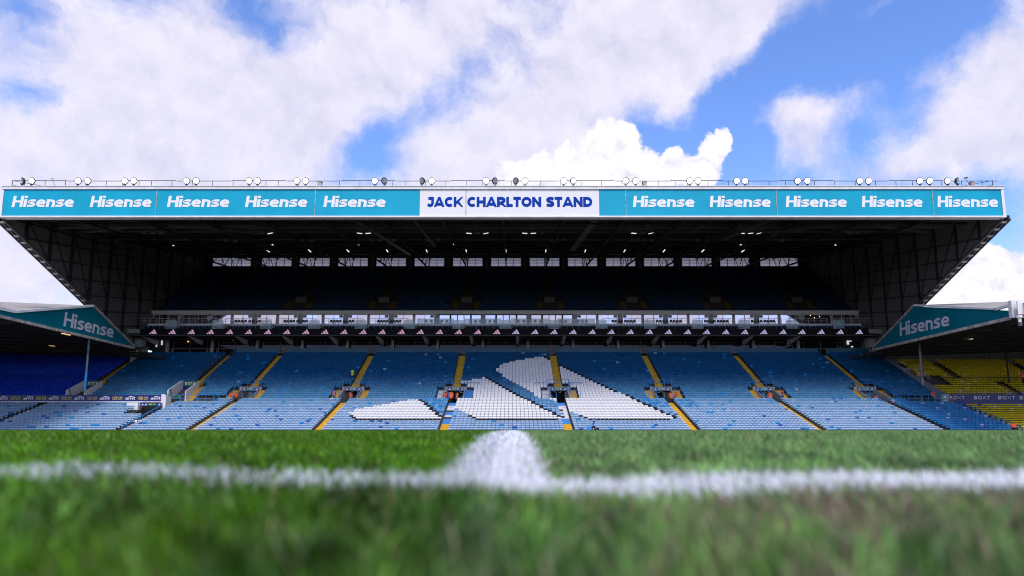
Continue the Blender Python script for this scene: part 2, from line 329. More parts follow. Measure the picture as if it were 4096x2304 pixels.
    if c in '0123456789':
        w = .62; seg = {'0': 'abcdef', '1': 'bc', '2': 'abged', '3': 'abgcd', '4': 'fgbc', '5': 'afgcd', '6': 'afgedc', '7': 'abc', '8': 'abcdefg', '9': 'abfgcd'}[c]
        L = {'a': [(0, hi), (w, hi)], 'b': [(w - h, .5), (w - h, 1)], 'c': [(w - h, 0), (w - h, .5)], 'd': [(0, lo), (w, lo)], 'e': [(h, 0), (h, .5)], 'f': [(h, .5), (h, 1)], 'g': [(0, .5), (w, .5)]}
        return w, [L[q] for q in seg]
    return .42, []
_txt = {}
def text_shape(body, bold, shear, space):
    key = (body, bold, shear, space)
    if key in _txt: return _txt[key]
    V, F, x, layer = [], [], 0.0, 0; thin = any(q.islower() for q in body)
    for c in body:
        w, strokes = glyph(c, bold)
        for st in strokes:
            p = [np.array(q, float) for q in st]
            if len(p) == 2 and abs(p[0][0] - p[1][0]) > .02 and abs(p[0][1] - p[1][1]) > .02:
                d_ = (p[1] - p[0]) / np.linalg.norm(p[1] - p[0]); p = [p[0] - d_ * (.14 if p[0][1] in (0, 1) else 0), p[1] + d_ * (.14 if p[1][1] in (0, 1) else 0)]
            q_ = [p[0]]
            for z in p[1:]:
                if np.linalg.norm(z - q_[-1]) > 1e-4: q_.append(z)
            p = q_; o = len(V); closed = np.linalg.norm(p[0] - p[-1]) < 1e-3 and len(p) > 4
            for k in range(len(p)):
                a = p[k - 1] if k > 0 else (p[-2] if closed else p[0]); b = p[k + 1] if k < len(p) - 1 else (p[1] if closed else p[-1])
                d1 = p[k] - a; d2 = b - p[k]; d1 = d1 / (np.linalg.norm(d1) + 1e-9); d2 = d2 / (np.linalg.norm(d2) + 1e-9)
                if np.linalg.norm(d1) < .5: d1 = d2
                if np.linalg.norm(d2) < .5: d2 = d1
                n = np.array([-(d1 + d2)[1], (d1 + d2)[0]]); n /= np.linalg.norm(n) + 1e-9; m = max(.6, abs(n @ np.array([-d1[1], d1[0]])))
                for sg in (1, -1):
                    v = p[k] + n * np.array([1, .70 if thin else 1]) * sg * bold / 2 / m; v[1] = v[1] if c == ',' else min(1.0, max(0.0, v[1])); V.append((v[0] + x + shear * v[1], v[1], layer))
                if k: F.append((o + 2 * k - 2, o + 2 * k - 1, o + 2 * k + 1, o + 2 * k))
            layer += 1
        x += w + space
    V = np.array(V); lo = V[:, 0].min(); V[:, 0] = (V[:, 0] - lo) / (V[:, 0].max() - lo)
    _txt[key] = (V, F); return _txt[key]
def put_text(mb, body, o, right, up, w, h, bold=.24, shear=0.0, space=.12):
    """flat print: lower-left corner o, extent w along right, capital height h along up; strokes a hair apart in depth"""
    vs, fs = text_shape(body, bold, shear, space); o = Vector(o); right = Vector(right); up = Vector(up); nrm = right.cross(up).normalized()
    return mb.add([o + right * (a * w) + up * (b * h) + nrm * (.0015 * (c % 7)) for a, b, c in vs], fs)
STRIPES = [[(0, .12), (.27, .26), (.335, 0), (.04, 0)], [(.24, .44), (.46, .66), (.665, 0), (.39, 0)], [(.48, .87), (.69, 1), (1.0, 0), (.72, 0)]]
STRIPES = [[(.0, .13), (.21, .30), (.30, .0), (.055, .0)], [(.235, .47), (.44, .66), (.655, .0), (.375, .0)], [(.47, .86), (.66, 1.0), (1.0, .0), (.72, .0)]]
def put_logo(mb, o, right, up, w, h):
    o = Vector(o); right = Vector(right); up = Vector(up)
    for q in STRIPES:
        mb.add([o + right * (a * w) + up * (b * h) for a, b in q], [(0, 3, 2, 1)])
    return mb
EX, EZ = Vector((1, 0, 0)), Vector((0, 0, 1))
# ---------------------------------------------------------------- ground and pitch
def zg(x, y):
    """crowned pitch with the small hollow the camera lies beside"""
    y_ = np.clip(y, 0, 70)
    z = .2 * (1 - ((y_ - 35) / 35) ** 2) + np.minimum(y, 0) * .01
    ss = lambda t: np.clip(t, 0, 1) ** 2 * (3 - 2 * np.clip(t, 0, 1))
    z = z + .028 * ss((y - .70) / 1.2) * (1 - ss((y - 3.0) / 6.0))       # worn dip along the line, turf rising beyond it
    near = np.exp(-(np.maximum(y, 0) / 1.6) ** 2)
    return z + near * (.004 - .012 * np.exp(-((x - .10) / .26) ** 2) - .003 * np.clip(x, -1, 1))
def sheet(name, xs, ys, off, m, kind, label=None, zfun=zg):
    xs = np.asarray(xs); ys = np.asarray(ys); X, Y = np.meshgrid(xs, ys)
    Z = zfun(X, Y) + off; vs = np.stack([X, Y, Z], -1).reshape(-1, 3); nx = len(xs)
    fs = [(j * nx + i, j * nx + i + 1, (j + 1) * nx + i + 1, (j + 1) * nx + i) for j in range(len(ys) - 1) for i in range(nx - 1)]
    me = bpy.data.meshes.new(name); me.from_pydata(vs.tolist(), [], fs); me.materials.append(m); me.polygons.foreach_set('use_smooth', [True] * len(fs)); me.update()
    o = link(name, me); tag(o, label, None, None, kind); return o
soil = bpy.data.materials.new('turf soil'); soil.use_nodes = True
T = soil.node_tree; b = T.nodes['Principled BSDF']; b.inputs['Roughness'].default_value = .95; b.inputs['Specular IOR Level'].default_value = .1
t_ = N(T, 'ShaderNodeTexCoord'); n_ = N(T, 'ShaderNodeTexNoise'); n_.inputs['Scale'].default_value = 9; n_.inputs['Detail'].default_value = 6; T.links.new(t_.outputs['Object'], n_.inputs['Vector'])
x_ = N(T, 'ShaderNodeMix', data_type='RGBA'); x_.inputs[6].default_value = (.045, .075, .018, 1); x_.inputs[7].default_value = (.14, .10, .065, 1)
r_ = N(T, 'ShaderNodeMapRange'); r_.inputs['From Min'].default_value = .42; r_.inputs['From Max'].default_value = .62; T.links.new(n_.outputs['Fac'], r_.inputs['Value']); T.links.new(r_.outputs[0], x_.inputs[0]); T.links.new(x_.outputs[2], b.inputs['Base Color'])
asphalt = mat('asphalt', (.06, .058, .055), .9, scale=2)
gm = MB(); gm.add([(-3000, -3000, -.06), (3000, -3000, -.06), (3000, 5000, -.06), (-3000, 5000, -.06)], [(0, 1, 2, 3)])
tag(gm.build('ground', asphalt), kind='structure')
near_x = np.concatenate([np.arange(-60, -6, 3), np.arange(-6, -2, .5), np.arange(-2, 2, .06), np.arange(2, 6, .5), np.arange(6, 61, 3)])
near_y = np.concatenate([[-40, -20, -8, -3], np.arange(-1.5, 2.5, .06), np.arange(2.5, 12, .25), np.arange(12, 76, 2)])
sheet('pitch', near_x, near_y, 0.0, soil, 'structure')
LINE_Y0, LINE_Y1 = .69, .82
LINE_X0, LINE_X1 = -.086, .046
line_paint = mat('line paint', (.72, .73, .76), .8, var=.15, scale=30)
sheet('touchline_marking', np.concatenate([np.arange(-52, -2, 2), np.arange(-2, 2, .06), np.arange(2, 53, 2)]), np.linspace(LINE_Y0, LINE_Y1, 4), .004, line_paint, 'structure')
sheet('halfway_line_marking', np.linspace(LINE_X0, LINE_X1, 4), np.concatenate([np.arange(LINE_Y1 + .002, 3, .08), np.arange(3, 68, 1)]), .004, line_paint, 'structure')

# grass blades
def fbm(x, y, s):
    v = np.zeros_like(x); a = 1.0
    for k in range(4):
        ph = rng_f[k]; v += a * np.sin(x * s * ph[0] + ph[1] + 1.7 * np.sin(y * s * ph[2] + ph[3])) * np.sin(y * s * ph[4] + ph[5] + 1.3 * np.sin(x * s * ph[1] + ph[0])); a *= .6; s *= 1.9
    return v
rng_f = rng.uniform(.6, 1.6, (4, 6)) * np.array([1, 3, 1, 3, 1, 3])
def grow(bands):
    gv, gf, gc, off = [], [], [], 0
    wv, wf, wc, woff = [], [], [], 0
    for (n, d0, d1, wide, hgt, two) in bands:
        if d0 < 0:                                        # turf beside and behind the camera
            x = rng.uniform(-2.4, 2.4, n); y = rng.uniform(d0, d1, n); out = ((np.abs(x) > y * .84 + .12) | (y < .13)) & (np.hypot(x, y) > .14); x, y = x[out], y[out]; n = len(x)
        else:
            d = np.sqrt(rng.uniform(d0 * d0, d1 * d1, n)); x = rng.uniform(-1, 1, n) * (d * .84 + (.12 if d1 < 2 else 1.4)); y = d
        patch = fbm(x, y, 7.0)
        bare = (patch > .55) & (x > .02) & (y < .60) & (rng.uniform(0, 1, n) < .82)
        keep = ~bare; x, y, patch = x[keep], y[keep], patch[keep]; n = len(x)
        ang = rng.uniform(0, 2 * np.pi, n); h = hgt * rng.uniform(.55, 1.15, n) * (1 + .12 * fbm(x, y, 3.0)); w = wide * rng.uniform(.7, 1.2, n)
        left = (x < -.03 + y * 0)
        lean = rng.normal(0, .38, (n, 2)); lean[:, 1] += np.where(left, -.28, .42)
        lx, ly = lean[:, 0] * h, lean[:, 1] * h; px, py = np.cos(ang) * w / 2, np.sin(ang) * w / 2
        z = zg(x, y) - .002
        if two:
            vs = np.empty((n, 5, 3))
            vs[:, 0] = np.stack([x - px, y - py, z], -1); vs[:, 1] = np.stack([x + px, y + py, z], -1)
            vs[:, 2] = np.stack([x + px * .8 + lx * .35, y + py * .8 + ly * .35, z + h * .6], -1); vs[:, 3] = np.stack([x - px * .8 + lx * .35, y - py * .8 + ly * .35, z + h * .6], -1)
            vs[:, 4] = np.stack([x + lx, y + ly, z + h], -1); nv = 5
        else:
            vs = np.empty((n, 3, 3)); vs[:, 0] = np.stack([x - px, y - py, z], -1); vs[:, 1] = np.stack([x + px, y + py, z], -1); vs[:, 2] = np.stack([x + lx, y + ly, z + h], -1); nv = 3
        jit = rng.normal(0, .006, n)
        on = ((y > LINE_Y0 + jit - .045 * np.clip((x + .15) / .3, 0, 1)) & (y < LINE_Y1 + jit)) | ((x > LINE_X0 + jit) & (x < LINE_X1 + jit) & (y > LINE_Y1 - .01))
        thin = np.where(x < -.1, .66, .93)
        painted = on & (rng.uniform(0, 1, n) < np.where(y > LINE_Y1, .95, thin) - np.where((patch > .7) & (x < -.1), .4, 0))
        t = np.clip(.5 + .35 * patch + rng.normal(0, .28, n), 0, 1)[:, None]
        side = np.where(y > LINE_Y1, np.where(left, 0., 1.), np.clip(.45 + x * .9 + .25 * fbm(x, y, 4.0), 0, 1))[:, None]
        ca = np.array([[.055, .19, .004]]) * (1 - side) + np.array([[.065, .17, .028]]) * side; cb = np.array([[.18, .41, .012]]) * (1 - side) + np.array([[.23, .41, .115]]) * side  # mowing stripe: sheen of leaning blades put into their colour, paler right
        c = ca * (1 - t) + cb * t
        c = c * np.clip(1 + .55 * fbm(x, y, 11.0) * (y < 1.2), .45, 1.7)[:, None] * np.where(y < 1.5, np.exp(rng.normal(0, .42, n)), 1.0)[:, None]
        c = c * np.where(y < LINE_Y0, .60, .80)[:, None]
        brown = (y < .62) & (rng.uniform(0, 1, n) < np.clip((x - .02) * 3.5, 0, .68) * np.clip(.75 + patch, 0, 1)); c[brown] = (np.array([.21, .15, .10]) * rng.uniform(.6, 1.3, (n, 1)))[brown]
        dry = rng.uniform(0, 1, n) < .04; c[dry] = np.array([.30, .27, .12])
        wh = np.where(rng.uniform(0, 1, n) < .12, rng.uniform(.25, .45, n), rng.uniform(.66, .90, n))[:, None] * np.array([[.98, .98, 1.02]])
        for sel, V_, F_, C_ in ((~painted, gv, gf, gc), (painted, wv, wf, wc)):
            k = int(sel.sum())
            if not k: continue
            base = sum(len(q) for q in V_)
            V_.append(vs[sel].reshape(-1, 3)); C_.append(np.repeat((c if V_ is gv else wh)[sel], nv, 0))
            idx = base + np.arange(k)[:, None] * nv
            if nv == 5: tri = np.concatenate([idx + [0, 1, 2], idx + [0, 2, 3], idx + [3, 2, 4]])
            else: tri = idx + [0, 1, 2]
            F_.append(tri)
    return (gv, gf, gc), (wv, wf, wc)
def tri_mesh(name, V, F, C, m):
    V = np.concatenate(V).astype(np.float32); F = np.concatenate(F).astype(np.int32); C = np.concatenate(C)
    me = bpy.data.meshes.new(name); me.vertices.add(len(V)); me.vertices.foreach_set('co', V.ravel())
    me.loops.add(F.size); me.loops.foreach_set('vertex_index', F.ravel()); me.polygons.add(len(F)); me.polygons.foreach_set('loop_start', np.arange(0, F.size, 3, dtype=np.int32)); me.polygons.foreach_set('loop_total', np.full(len(F), 3, np.int32))
    a = me.attributes.new('tone', 'FLOAT_COLOR', 'POINT'); a.data.foreach_set('color', np.concatenate([C, np.ones((len(C), 1))], 1).astype(np.float32).ravel())
    me.materials.append(m); me.update(calc_edges=True); return me
grass_m = attr_mat('grass blade', .42, .45, .3)
g_, w_ = grow([(90000, .13, 1.5, .0028, .026, True), (150000, -.9, 1.5, .005, .026, False), (170000, 1.5, 4.2, .005, .027, True), (180000, 4.2, 9.5, .012, .030, False), (180000, 9.5, 24, .030, .034, False)])
tag(link('grass', tri_mesh('grass', *g_, grass_m)), 'short mown green grass blades of the pitch', 'grass', None, 'stuff')
tag(link('painted_grass', tri_mesh('painted_grass', *w_, grass_m)), 'white painted grass blades of the touchline and halfway line', 'grass', None, 'stuff')

# ---------------------------------------------------------------- the big stand: frame of measures
X0 = -1.13; HALF = 61.75; XL, XR = X0 - HALF, X0 + HALF
LR = [(81.46 + .756 * i, .06 + .237 * i) for i in range(19)]             # lower tier rows: seat line y, floor z
UR = [(96.30 + .632 * j, 4.63 + .3275 * j) for j in range(26)]           # rows above the cross walk
TR = [(118.0 + .727 * k, 21.3 + .49 * k) for k in range(23)]             # upper tier
AIS = [-38.2, -23.2, -8.2, 6.8, 21.8, 36.8, 51.6]                        # stair lines
stand = empty('football_stand', 'huge two-tier stand with deep cantilever roof and turquoise lettered fascia', 'stand')
VOMS = AIS
def near_vom(x, lo, hi):
    return any(abs(x - a) < hi for a in VOMS)

# terraces (steps of concrete under the seats)
def terrace(name, rows, depth, spans, m, back=.0):
    mb = MB()
    for (y, z), sp in zip(rows, spans):
        for (a, c) in sp:
            mb.box(a, c, y - depth + .36, y + .36, z - .6, z)
    return mb.build(name, m, stand)
def cut(span, holes):
    out = [span]
    for h0, h1 in holes:
        nxt = []
        for a, c in out:
            if h1 <= a or h0 >= c: nxt.append((a, c)); continue
            if h0 > a: nxt.append((a, h0))
            if h1 < c: nxt.append((h1, c))
        out = nxt
    return out
sp_l = []
for i in range(19):
    holes = []
    if 8 <= i: holes += [(-50.0, -46.0)]
    sp_l.append(cut((-84, 60.0), holes))
terrace('lower_terrace', LR, .756, sp_l, dark_concrete)
sp_u = []
for j in range(26):
    holes = []
    if j <= 6: holes += [(a - 1.3, a + 1.3) for a in VOMS]
    sp_u.append(cut((-92, 60.3), holes))
terrace('middle_terrace', UR, .632, sp_u, dark_concrete)
terrace('upper_terrace', TR, .727, [[(XL + .3, XR - .3)]] * 23, deck_dark)  # near-black concrete: the roof's shade is in the colour

def flight(rows, tread, x, half, m, name='stair_flight', sub=2, parent=None):
    mb = MB(); rise = (rows[1][1] - rows[0][1]) if len(rows) > 1 else .24
    for (y, z) in rows:
        for s in range(sub):
            y0 = y + .36 - tread + tread * s / sub; z1 = z + .012 + rise * s / sub
            mb.box(x - half, x + half, y0 - .012, y0 + tread / sub + .004, z - .5, z1)
    return mb.build(name, m, parent or stand)
step_white = mat('white step paint', (.62, .60, .62), .7, scale=2, var=.2)
step_blue = mat('blue step paint', (.05, .24, .56), .6, scale=2, var=.15)
step_black = mat('black step paint', (.03, .028, .03), .7, scale=2)
for a in AIS:
    if a in (-8.2, 6.8):
        bands = [(0, 6, step_yellow), (6, 9, step_blue), (9, 10, step_black if a < 0 else step_white), (10, 11, step_white), (11, 13, step_blue if a < 0 else step_white), (13, 14, step_black if a < 0 else step_white), (14, 17, step_white), (17, 19, step_blue)]
        for b0, b1, m in bands: flight(LR[b0:b1], .756, a, .53, m)
        if a > 0:
            for b0, m in ((9, step_black), (11, step_blue), (13, step_black)):
                mb = MB(); y, z = LR[b0]; mb.box(a - .53, a - .05, y - .39, y + .37, z - .2, z + .26); mb.build('stair_patch', m, stand)
    else:
        flight(LR[:19], .756, a, .57, step_yellow)
    flight(UR[8:], .632, a, .57, step_yellow)
    # short side stairs round the tunnel mouth
    for s in (-1, 1):
        m = step_yellow
        if a == -8.2: m = step_white if s < 0 else step_blue
        if a == 6.8 and s < 0: m = step_white
        flight(UR[0:6], .632, a + s * 1.95, .55, m)
    mb = MB(); mb.box(a - 1.25, a + 1.25, 95.46, 108, 3.6, 4.36); mb.build('tunnel_floor', dark_concrete, stand)
    for s in (-1, 1):   # wing walls of the tunnel mouth
        mb = MB(); mb.prism([(93.4, 3.4), (106, 3.4), (106, 6.6), (100.3, 6.62), (99.4, 6.55), (95.6, 5.05), (93.4, 4.3)], 'x', a + s * 1.25, a + s * 1.40); mb.build('tunnel_wall', concrete, stand)
    mb = MB(); mb.box(a - 1.25, a + 1.25, 105.6, 106, 3.4, 7); mb.build('tunnel_end', black, stand)
    mb = MB(); mb.prism([(99.75, 6.42), (99.75, 7.02), (101.0, 7.02), (101.0, 6.72), (106, 6.72), (106, 6.6), (100.9, 6.6)], 'x', a - 1.62, a + 1.62); mb.build('tunnel_lintel', concrete, stand)
    lm = mat('tunnel lamp', (.9, .9, .85), .5, var=0, emit=(1, .95, .85, 3.0))
    for (dx, dy) in ((-.55, 103), (.5, 103.5), (0, 101.6)):
        mb = MB(); mb.box(a + dx - .16, a + dx + .16, dy, dy + .25, 6.48, 6.58); mb.build('tunnel_lamp', lm, stand)
# left-hand stairs of other spacing
flight(LR[:10], .756, -46.6, .5, step_yellow); flight(UR[9:], .632, -46.6, .6, step_yellow); flight(UR[0:8], .632, -45.6, .5, step_yellow)
flight(UR[9:], .632, -61.4, .6, step_yellow); flight(UR[0:9], .632, -60.2, .55, step_yellow); flight(UR[0:3], .632, -62.6, .55, step_yellow); flight(LR[:15], .756, -63.6, .55, step_yellow)
for a in AIS: flight(TR[6:], .727, a, .5, mat('roof shade yellow step', (.11, .068, .012), .85, var=.3, spec=.1)); flight(TR[:1], .727, a, .5, MATS['roof shade yellow step'])  # yellow step paint darkened in colour for the shade under the roof
for a in AIS:
    for s in (-1, 1): flight(TR[2:6], .727, a + s * 1.9, .5, MATS['roof shade yellow step'])
    mb = MB(); y, z = TR[6]; mb.box(a - .95, a + .95, y - 1.0, y - .1, z - 1.0, z + .55); mb.build('upper_tunnel_wall', steel_grey, stand)
for a in AIS + [-53.2]:   # parapet panels behind the top row
    x0 = a - 14.4 if a > -53 else -46.0; 
for x0, x1 in [(-45.9, -38.9)] + [(a + .65, c - .65) for a, c in zip(AIS[:-1], AIS[1:])] + [(52.25, 60.2)]:
    mb = MB(); mb.box(x0, x1, 112.75, 112.9, 12.9, 14.32); mb.build('parapet_panel', parapet_teal, stand)

# ---------------------------------------------------------------- tier front: led board, balcony, suites
Ybal = 113.6
led = MB(); lx0, lx1 = XY(562, 110.5, 16.8), XY(3473, 110.5, 16.8)
led.box(lx0, lx1, 110.35, 110.6, 16.34, 17.26); ledo = led.build('led_board', led_black, stand)
pink = mat('pink logo light', (.1, .08, .09), .5, var=0, emit=(.50, .285, .45, .8)); lilac = mat('lilac logo light', (.1, .09, .1), .5, var=0, emit=(.44, .37, .60, .8))
nlogo = 38
for k in range(nlogo):
    u = 612 + k * (3437 - 612) / (nlogo - 1); x = XY(u, 110.3, 16.8)
    lo = MB(); put_logo(lo, (x - .62, 110.335, 16.38), EX, EZ, 1.24, .76); lo.build('logo', pink if x < -2.5 else lilac, ledo)
mb = MB(); mb.box(XL + .4, XR - .4, 110.62, 118.4, 16.1, 16.36); mb.build('balcony_slab', dark_concrete, stand)
for s, xa, xb in ((0, XL - 1.4, lx0 - .02), (1, lx1 + .02, XR + 1.4)):
    mb = MB(); mb.box(xa, xb, 110.4, 112.5, 16.5, 17.2); mb.build('end_beam', concrete, stand)
mb = MB(); mb.box(lx0 - .5, lx1 + .5, 113.4, 118.4, 18.2, 18.6); mb.build('balcony_floor', suite_grey, stand)
mb = MB(); mb.box(lx0 + .2, lx1 - .2, 111.9, 113.35, 16.37, 17.0); mb.box(lx0 + .2, lx1 - .2, 112.7, 113.38, 17.0, 17.6); mb.build('seat_steps', dark_concrete, stand)
mb = MB(); x = lx0 + .1                                                # blue rail over the board
while x < lx1: mb.bar((x, 110.8, 17.2), (x, 110.8, 17.78), .05); x += .93
mb.bar((lx0, 110.8, 17.78), (lx1, 110.8, 17.78), .07); mb.build('front_rail', rail_blue, stand)
YS = 117.5
mb = MB(); sx0, sx1 = XY(564, YS, 20.5), XY(3470, YS, 20.5)
mb.box(sx0, sx1, YS - .25, YS + .3, 20.92, 21.55); mb.build('suite_header', suite_grey, stand)
mb = MB(); mb.box(sx0, sx1, YS + .25, YS + .5, 18.6, 20.92); mb.build('suite_wall', suite_grey, stand)
def u2x(u, Y=YS, z=20): return XY(u, Y, z)
SUITES = []
SUITES += [(599, 712, '50', 3, 'l'), (718, 832, '49', 3, 'l')]
for k, (a, c) in enumerate([('48', '47'), ('46', '45'), ('44', '43'), ('42', '41'), ('40', '39')]):
    SUITES += [(844 + 182 * k, 925 + 182 * k, a, 2, 'l'), (931 + 182 * k, 1011 + 182 * k, c, 2, 'r')]
for k, (a, c) in enumerate([('38', '37'), ('36', '35'), ('34', '33'), ('32', '31'), ('30', '29')]):
    SUITES += [(2306 + 182 * k, 2386 + 182 * k, a, 2, 'l'), (2392 + 182 * k, 2473 + 182 * k, c, 2, 'r')]
SUITES += [(3215, 3324, None, 1, 'l'), (3330, 3440, '27', 3, 'r')]
def suite(u0, u1, num, panes, side, fm=frame_white):
    x0, x1 = u2x(u0), u2x(u1); z0, z1 = 18.62, 20.9
    mb = MB()
    for (a, c, e, f) in ((x0, x0 + .1, z0, z1), (x1 - .1, x1, z0, z1), (x0 + .1, x1 - .1, z1 - .1, z1)): mb.box(a, c, YS - .1, YS + .24, e, f)
    for k in range(1, panes):
        xm = x0 + (x1 - x0) * k / panes; mb.box(xm - .035, xm + .035, YS - .06, YS + .2, z0, z1 - .1)
    w = mb.build('suite_window', fm, stand)
    for k in range(panes):
        a = x0 + (x1 - x0) * k / panes + (.1 if k == 0 else .036); c = x0 + (x1 - x0) * (k + 1) / panes - (.1 if k == panes - 1 else .036)
        if num is None: continue
        p = MB(); p.prism([(YS + .075, z0), (YS + .10, z0), (YS + .035, z1 - .1), (YS + .01, z1 - .1)], 'x', a, c); p.build('pane', glass_hi, w)
    if num:
        t = MB(); xa = x0 + .22 if side == 'l' else x1 - .72
        t.box(xa - .08, xa + .55, YS - .03, YS - .02, 20.33, 20.76); t.build('number_plate', louvre, w)
        t = MB(); put_text(t, num, (xa, YS - .04, 20.40), EX, EZ, .42, .28, .2); t.build('number', black, w)
for q in SUITES: suite(*q)
for u in (3220,):   # the open suite: black panel painted as the room's darkness, with little lamps
    mb = MB(); mb.box(u2x(3218), u2x(3322), YS + .1, YS + .22, 18.62, 20.85); mb.build('suite_dark_panel', black, stand)
    for (du, v) in ((3242, 1262), (3258, 1256), (3279, 1266), (3258, 1271)):
        mb = MB(); q = PY(du, v, YS - .02); mb.box(q.x - .06, q.x + .06, YS, YS + .05, q.z - .06, q.z + .06); mb.build('suite_lamp', mat('warm bulb', (.9, .7, .5), .5, var=0, emit=(1, .75, .5, 2.0)), stand)
dkf = mat('dark window frame', (.02, .02, .03), .5, var=0)
for (u0, u1) in ((1757, 1925), (1940, 2107), (2124, 2290)):
    x0, x1 = u2x(u0), u2x(u1); z0, z1 = 18.62, 20.86; mb = MB()
    cuts = [0, .235, .285, .43, .46, .6, .63, .77, .80, 1.0]
    edges = [(.01, .245), (.29, .425), (.445, .58), (.60, .735), (.775, .99)]
    mb.box(x0, x1, YS + .0, YS + .24, z0, z1); w = mb.build('suite_glazing', dkf, stand)
    for e0, e1 in edges:
        p = MB(); p.prism([(YS - .035, z0 + .02), (YS - .01, z0 + .02), (YS - .01, z1 - .12), (YS - .095, z1 - .12)], 'x', x0 + (x1 - x0) * e0, x0 + (x1 - x0) * e1); p.build('pane', glass_hi, w)
for k in range(17):   # louvred piers between pairs of suites
    u = 836 + 182 * (k - 0) if k < 6 else None
for u in [584] + [1018 + 182 * k for k in range(5)] + [1932, 2115, 2299 - 1] + [2481 + 182 * k for k in range(4)] + [3208, 3455]:
    x = u2x(u); mb = MB(); mb.box(x - .26, x + .26, YS - .03, YS + .22, 18.62, 20.9)
    for q in range(11): mb.box(x - .24, x + .24, YS - .05, YS - .031, 18.8 + q * .19, 18.9 + q * .19)
    mb.build('louvre_pier', louvre, stand)
# lounge under the balcony
cu = [1391.6 - 180 * k for k in range(4, 0, -1)] + [1391.6 + 180 * k for k in range(11)]
YG = 116.4
for i, u in enumerate(cu):
    x = XY(u, 116, 15)
    mb = MB(); mb.box(x - .22, x + .22, 115.6, 116.1, 13.6, 16.12); mb.build('lounge_column', concrete, stand)
    mb = MB(); mb.prism([(110.9, 16.1), (115.6, 16.1), (115.6, 15.3), (114.6, 15.35)], 'x', x - 2.0, x - 1.55); mb.build('balcony_bracket', suite_grey, stand)
x = XY(cu[0], 116, 15)
thin = mat('lounge frame', (.22, .22, .22), .5, var=0)
for i in range(len(cu)):
    xa = XY(cu[i], YG, 15) ; xb = XY(cu[i] + 180, YG, 15)
    fr = MB()
    for f in (.13, .5, .87): fr.bar((xa + (xb - xa) * f, YG - .08, 13.7), (xa + (xb - xa) * f, YG - .08, 16.1), .07, .1)
    fr.bar((xa + .2, YG - .08, 14.72), (xb - .2, YG - .08, 14.72), .06, .06); fr.bar((xa + .2, YG - .08, 15.75), (xb - .2, YG - .08, 15.75), .05, .05)
    w = fr.build('lounge_window', thin, stand)
    for f0, f1 in ((.03, .125), (.135, .495), (.505, .865), (.875, .97)):
        for z0, z1 in ((13.7, 14.68), (14.76, 16.1)):
            p = MB(); p.box(xa + (xb - xa) * f0, xa + (xb - xa) * f1, YG, YG + .04, z0, z1); p.build('pane', glass_lo if (z0 < 14 and (f0 < .1 or f0 > .8)) else glass_dim, w)
mb = MB(); mb.box(XL + 1, XR - 1, YG + .1, YG + .4, 12.4, 16.1); mb.build('lounge_wall', black, stand)
for (u, v) in [(684, 1345), (690, 1352), (740, 1349), (752, 1366), (784, 1352), (664, 1352), (922, 1352), (932, 1360), (1000, 1352), (1879, 1351), (1976, 1350), (1982, 1350), (1988, 1350), (1994, 1350), (2000, 1350), (2075, 1342)]:
    q = PY(u, v, YG - .3); mb = MB(); mb.disc(q, (0, -1, 0), .11, 8, .1); mb.build('lounge_lamp', mat('amber lamp', (.8, .5, .2), .5, var=0, emit=(1, .55, .22, 1.6)), stand)
for (u, a, c) in ((626, 1352, 1388), (647, 1356, 1380), (3402, 1352, 1366), (3392, 1356, 1378), (3409, 1384, 1389)):
    p0 = PY(u - 3.5, c, YG - .2); p1 = PY(u + 3.5, a, YG - .2); mb = MB(); mb.box(p0.x, p1.x, YG - .2, YG - .12, p0.z, p1.z); mb.build('end_window', poly_pane if False else mat('daylight glow pane', (.7, .7, .75), .5, var=0, emit=(.6, .62, .72, .9)), stand)  # daylight behind the panes put in as a glow of their own

# ---------------------------------------------------------------- roof, fascia, side walls
YF = 81.3
def zr(y): return 26.8 + .16 * (y - YF)
def fx(u): return XY(u, YF - .3, 28.5)
FZ0, FZ1 = 26.72, 30.08
PAN = [(13, 625, 0), (627, 1260, 0), (1262, 1678, 0), (1679, 1863, 1), (1865, 2397, 1), (2398, 2502, 0), (2504, 3105, 0), (3107, 3730, 0), (3732, 4006, 0)]
TXT = [(48, 297), (361, 607), (669, 918), (981, 1230), (1294, 1543), (2531, 2778), (2838, 3083), (3142, 3387), (3446, 3690), (3748, 3992)]
for (u0, u1, wht) in PAN:
    x0, x1 = fx(u0), fx(u1); mb = MB(); mb.box(x0, x1, YF - .30, YF - .1, FZ0, FZ1)
    p = mb.build('fascia_panel', white_paint if wht else cyan, stand)
    for (a, c) in TXT:
        if a > u0 and c < u1:
            t = MB(); put_text(t, 'Hisense', (fx(a), YF - .325, 27.82), EX, EZ, fx(c) - fx(a), 1.44, .275, .12, .06); t.build('lettering', letter_white, p)
    if wht:
        t = MB(); word, a, c = ('JACK', 1709, 1853) if u0 < 1800 else ('CHARLTON STAND', 1869, 2369)
        put_text(t, word, (fx(a), YF - .325, 27.85), EX, EZ, fx(c) - fx(a), 1.28, .29, 0, .06); t.build('lettering', letter_blue, p)
for (z0, z1, y0, m) in ((30.08, 30.42, YF - .45, trim_white), (26.50, 26.70, YF - .42, trim_white), (30.42, 30.50, YF - .52, trim_white)):
    mb = MB(); mb.box(fx(4), fx(4018), y0, YF + .6, z0, z1); mb.build('fascia_trim', m, stand)
for u in (6, 4012):
    mb = MB(); mb.box(fx(u - 5), fx(u + 6), YF - .38, YF + .3, 26.7, 30.08); mb.build('fascia_end', white_paint, stand)
for u in (626, 1261, 1864, 2503, 3106, 3731):
    mb = MB(); mb.box(fx(u) - .04, fx(u) + .04, YF - .36, YF - .12, FZ0, FZ1); mb.build('fascia_joint', trim_dirty, stand)
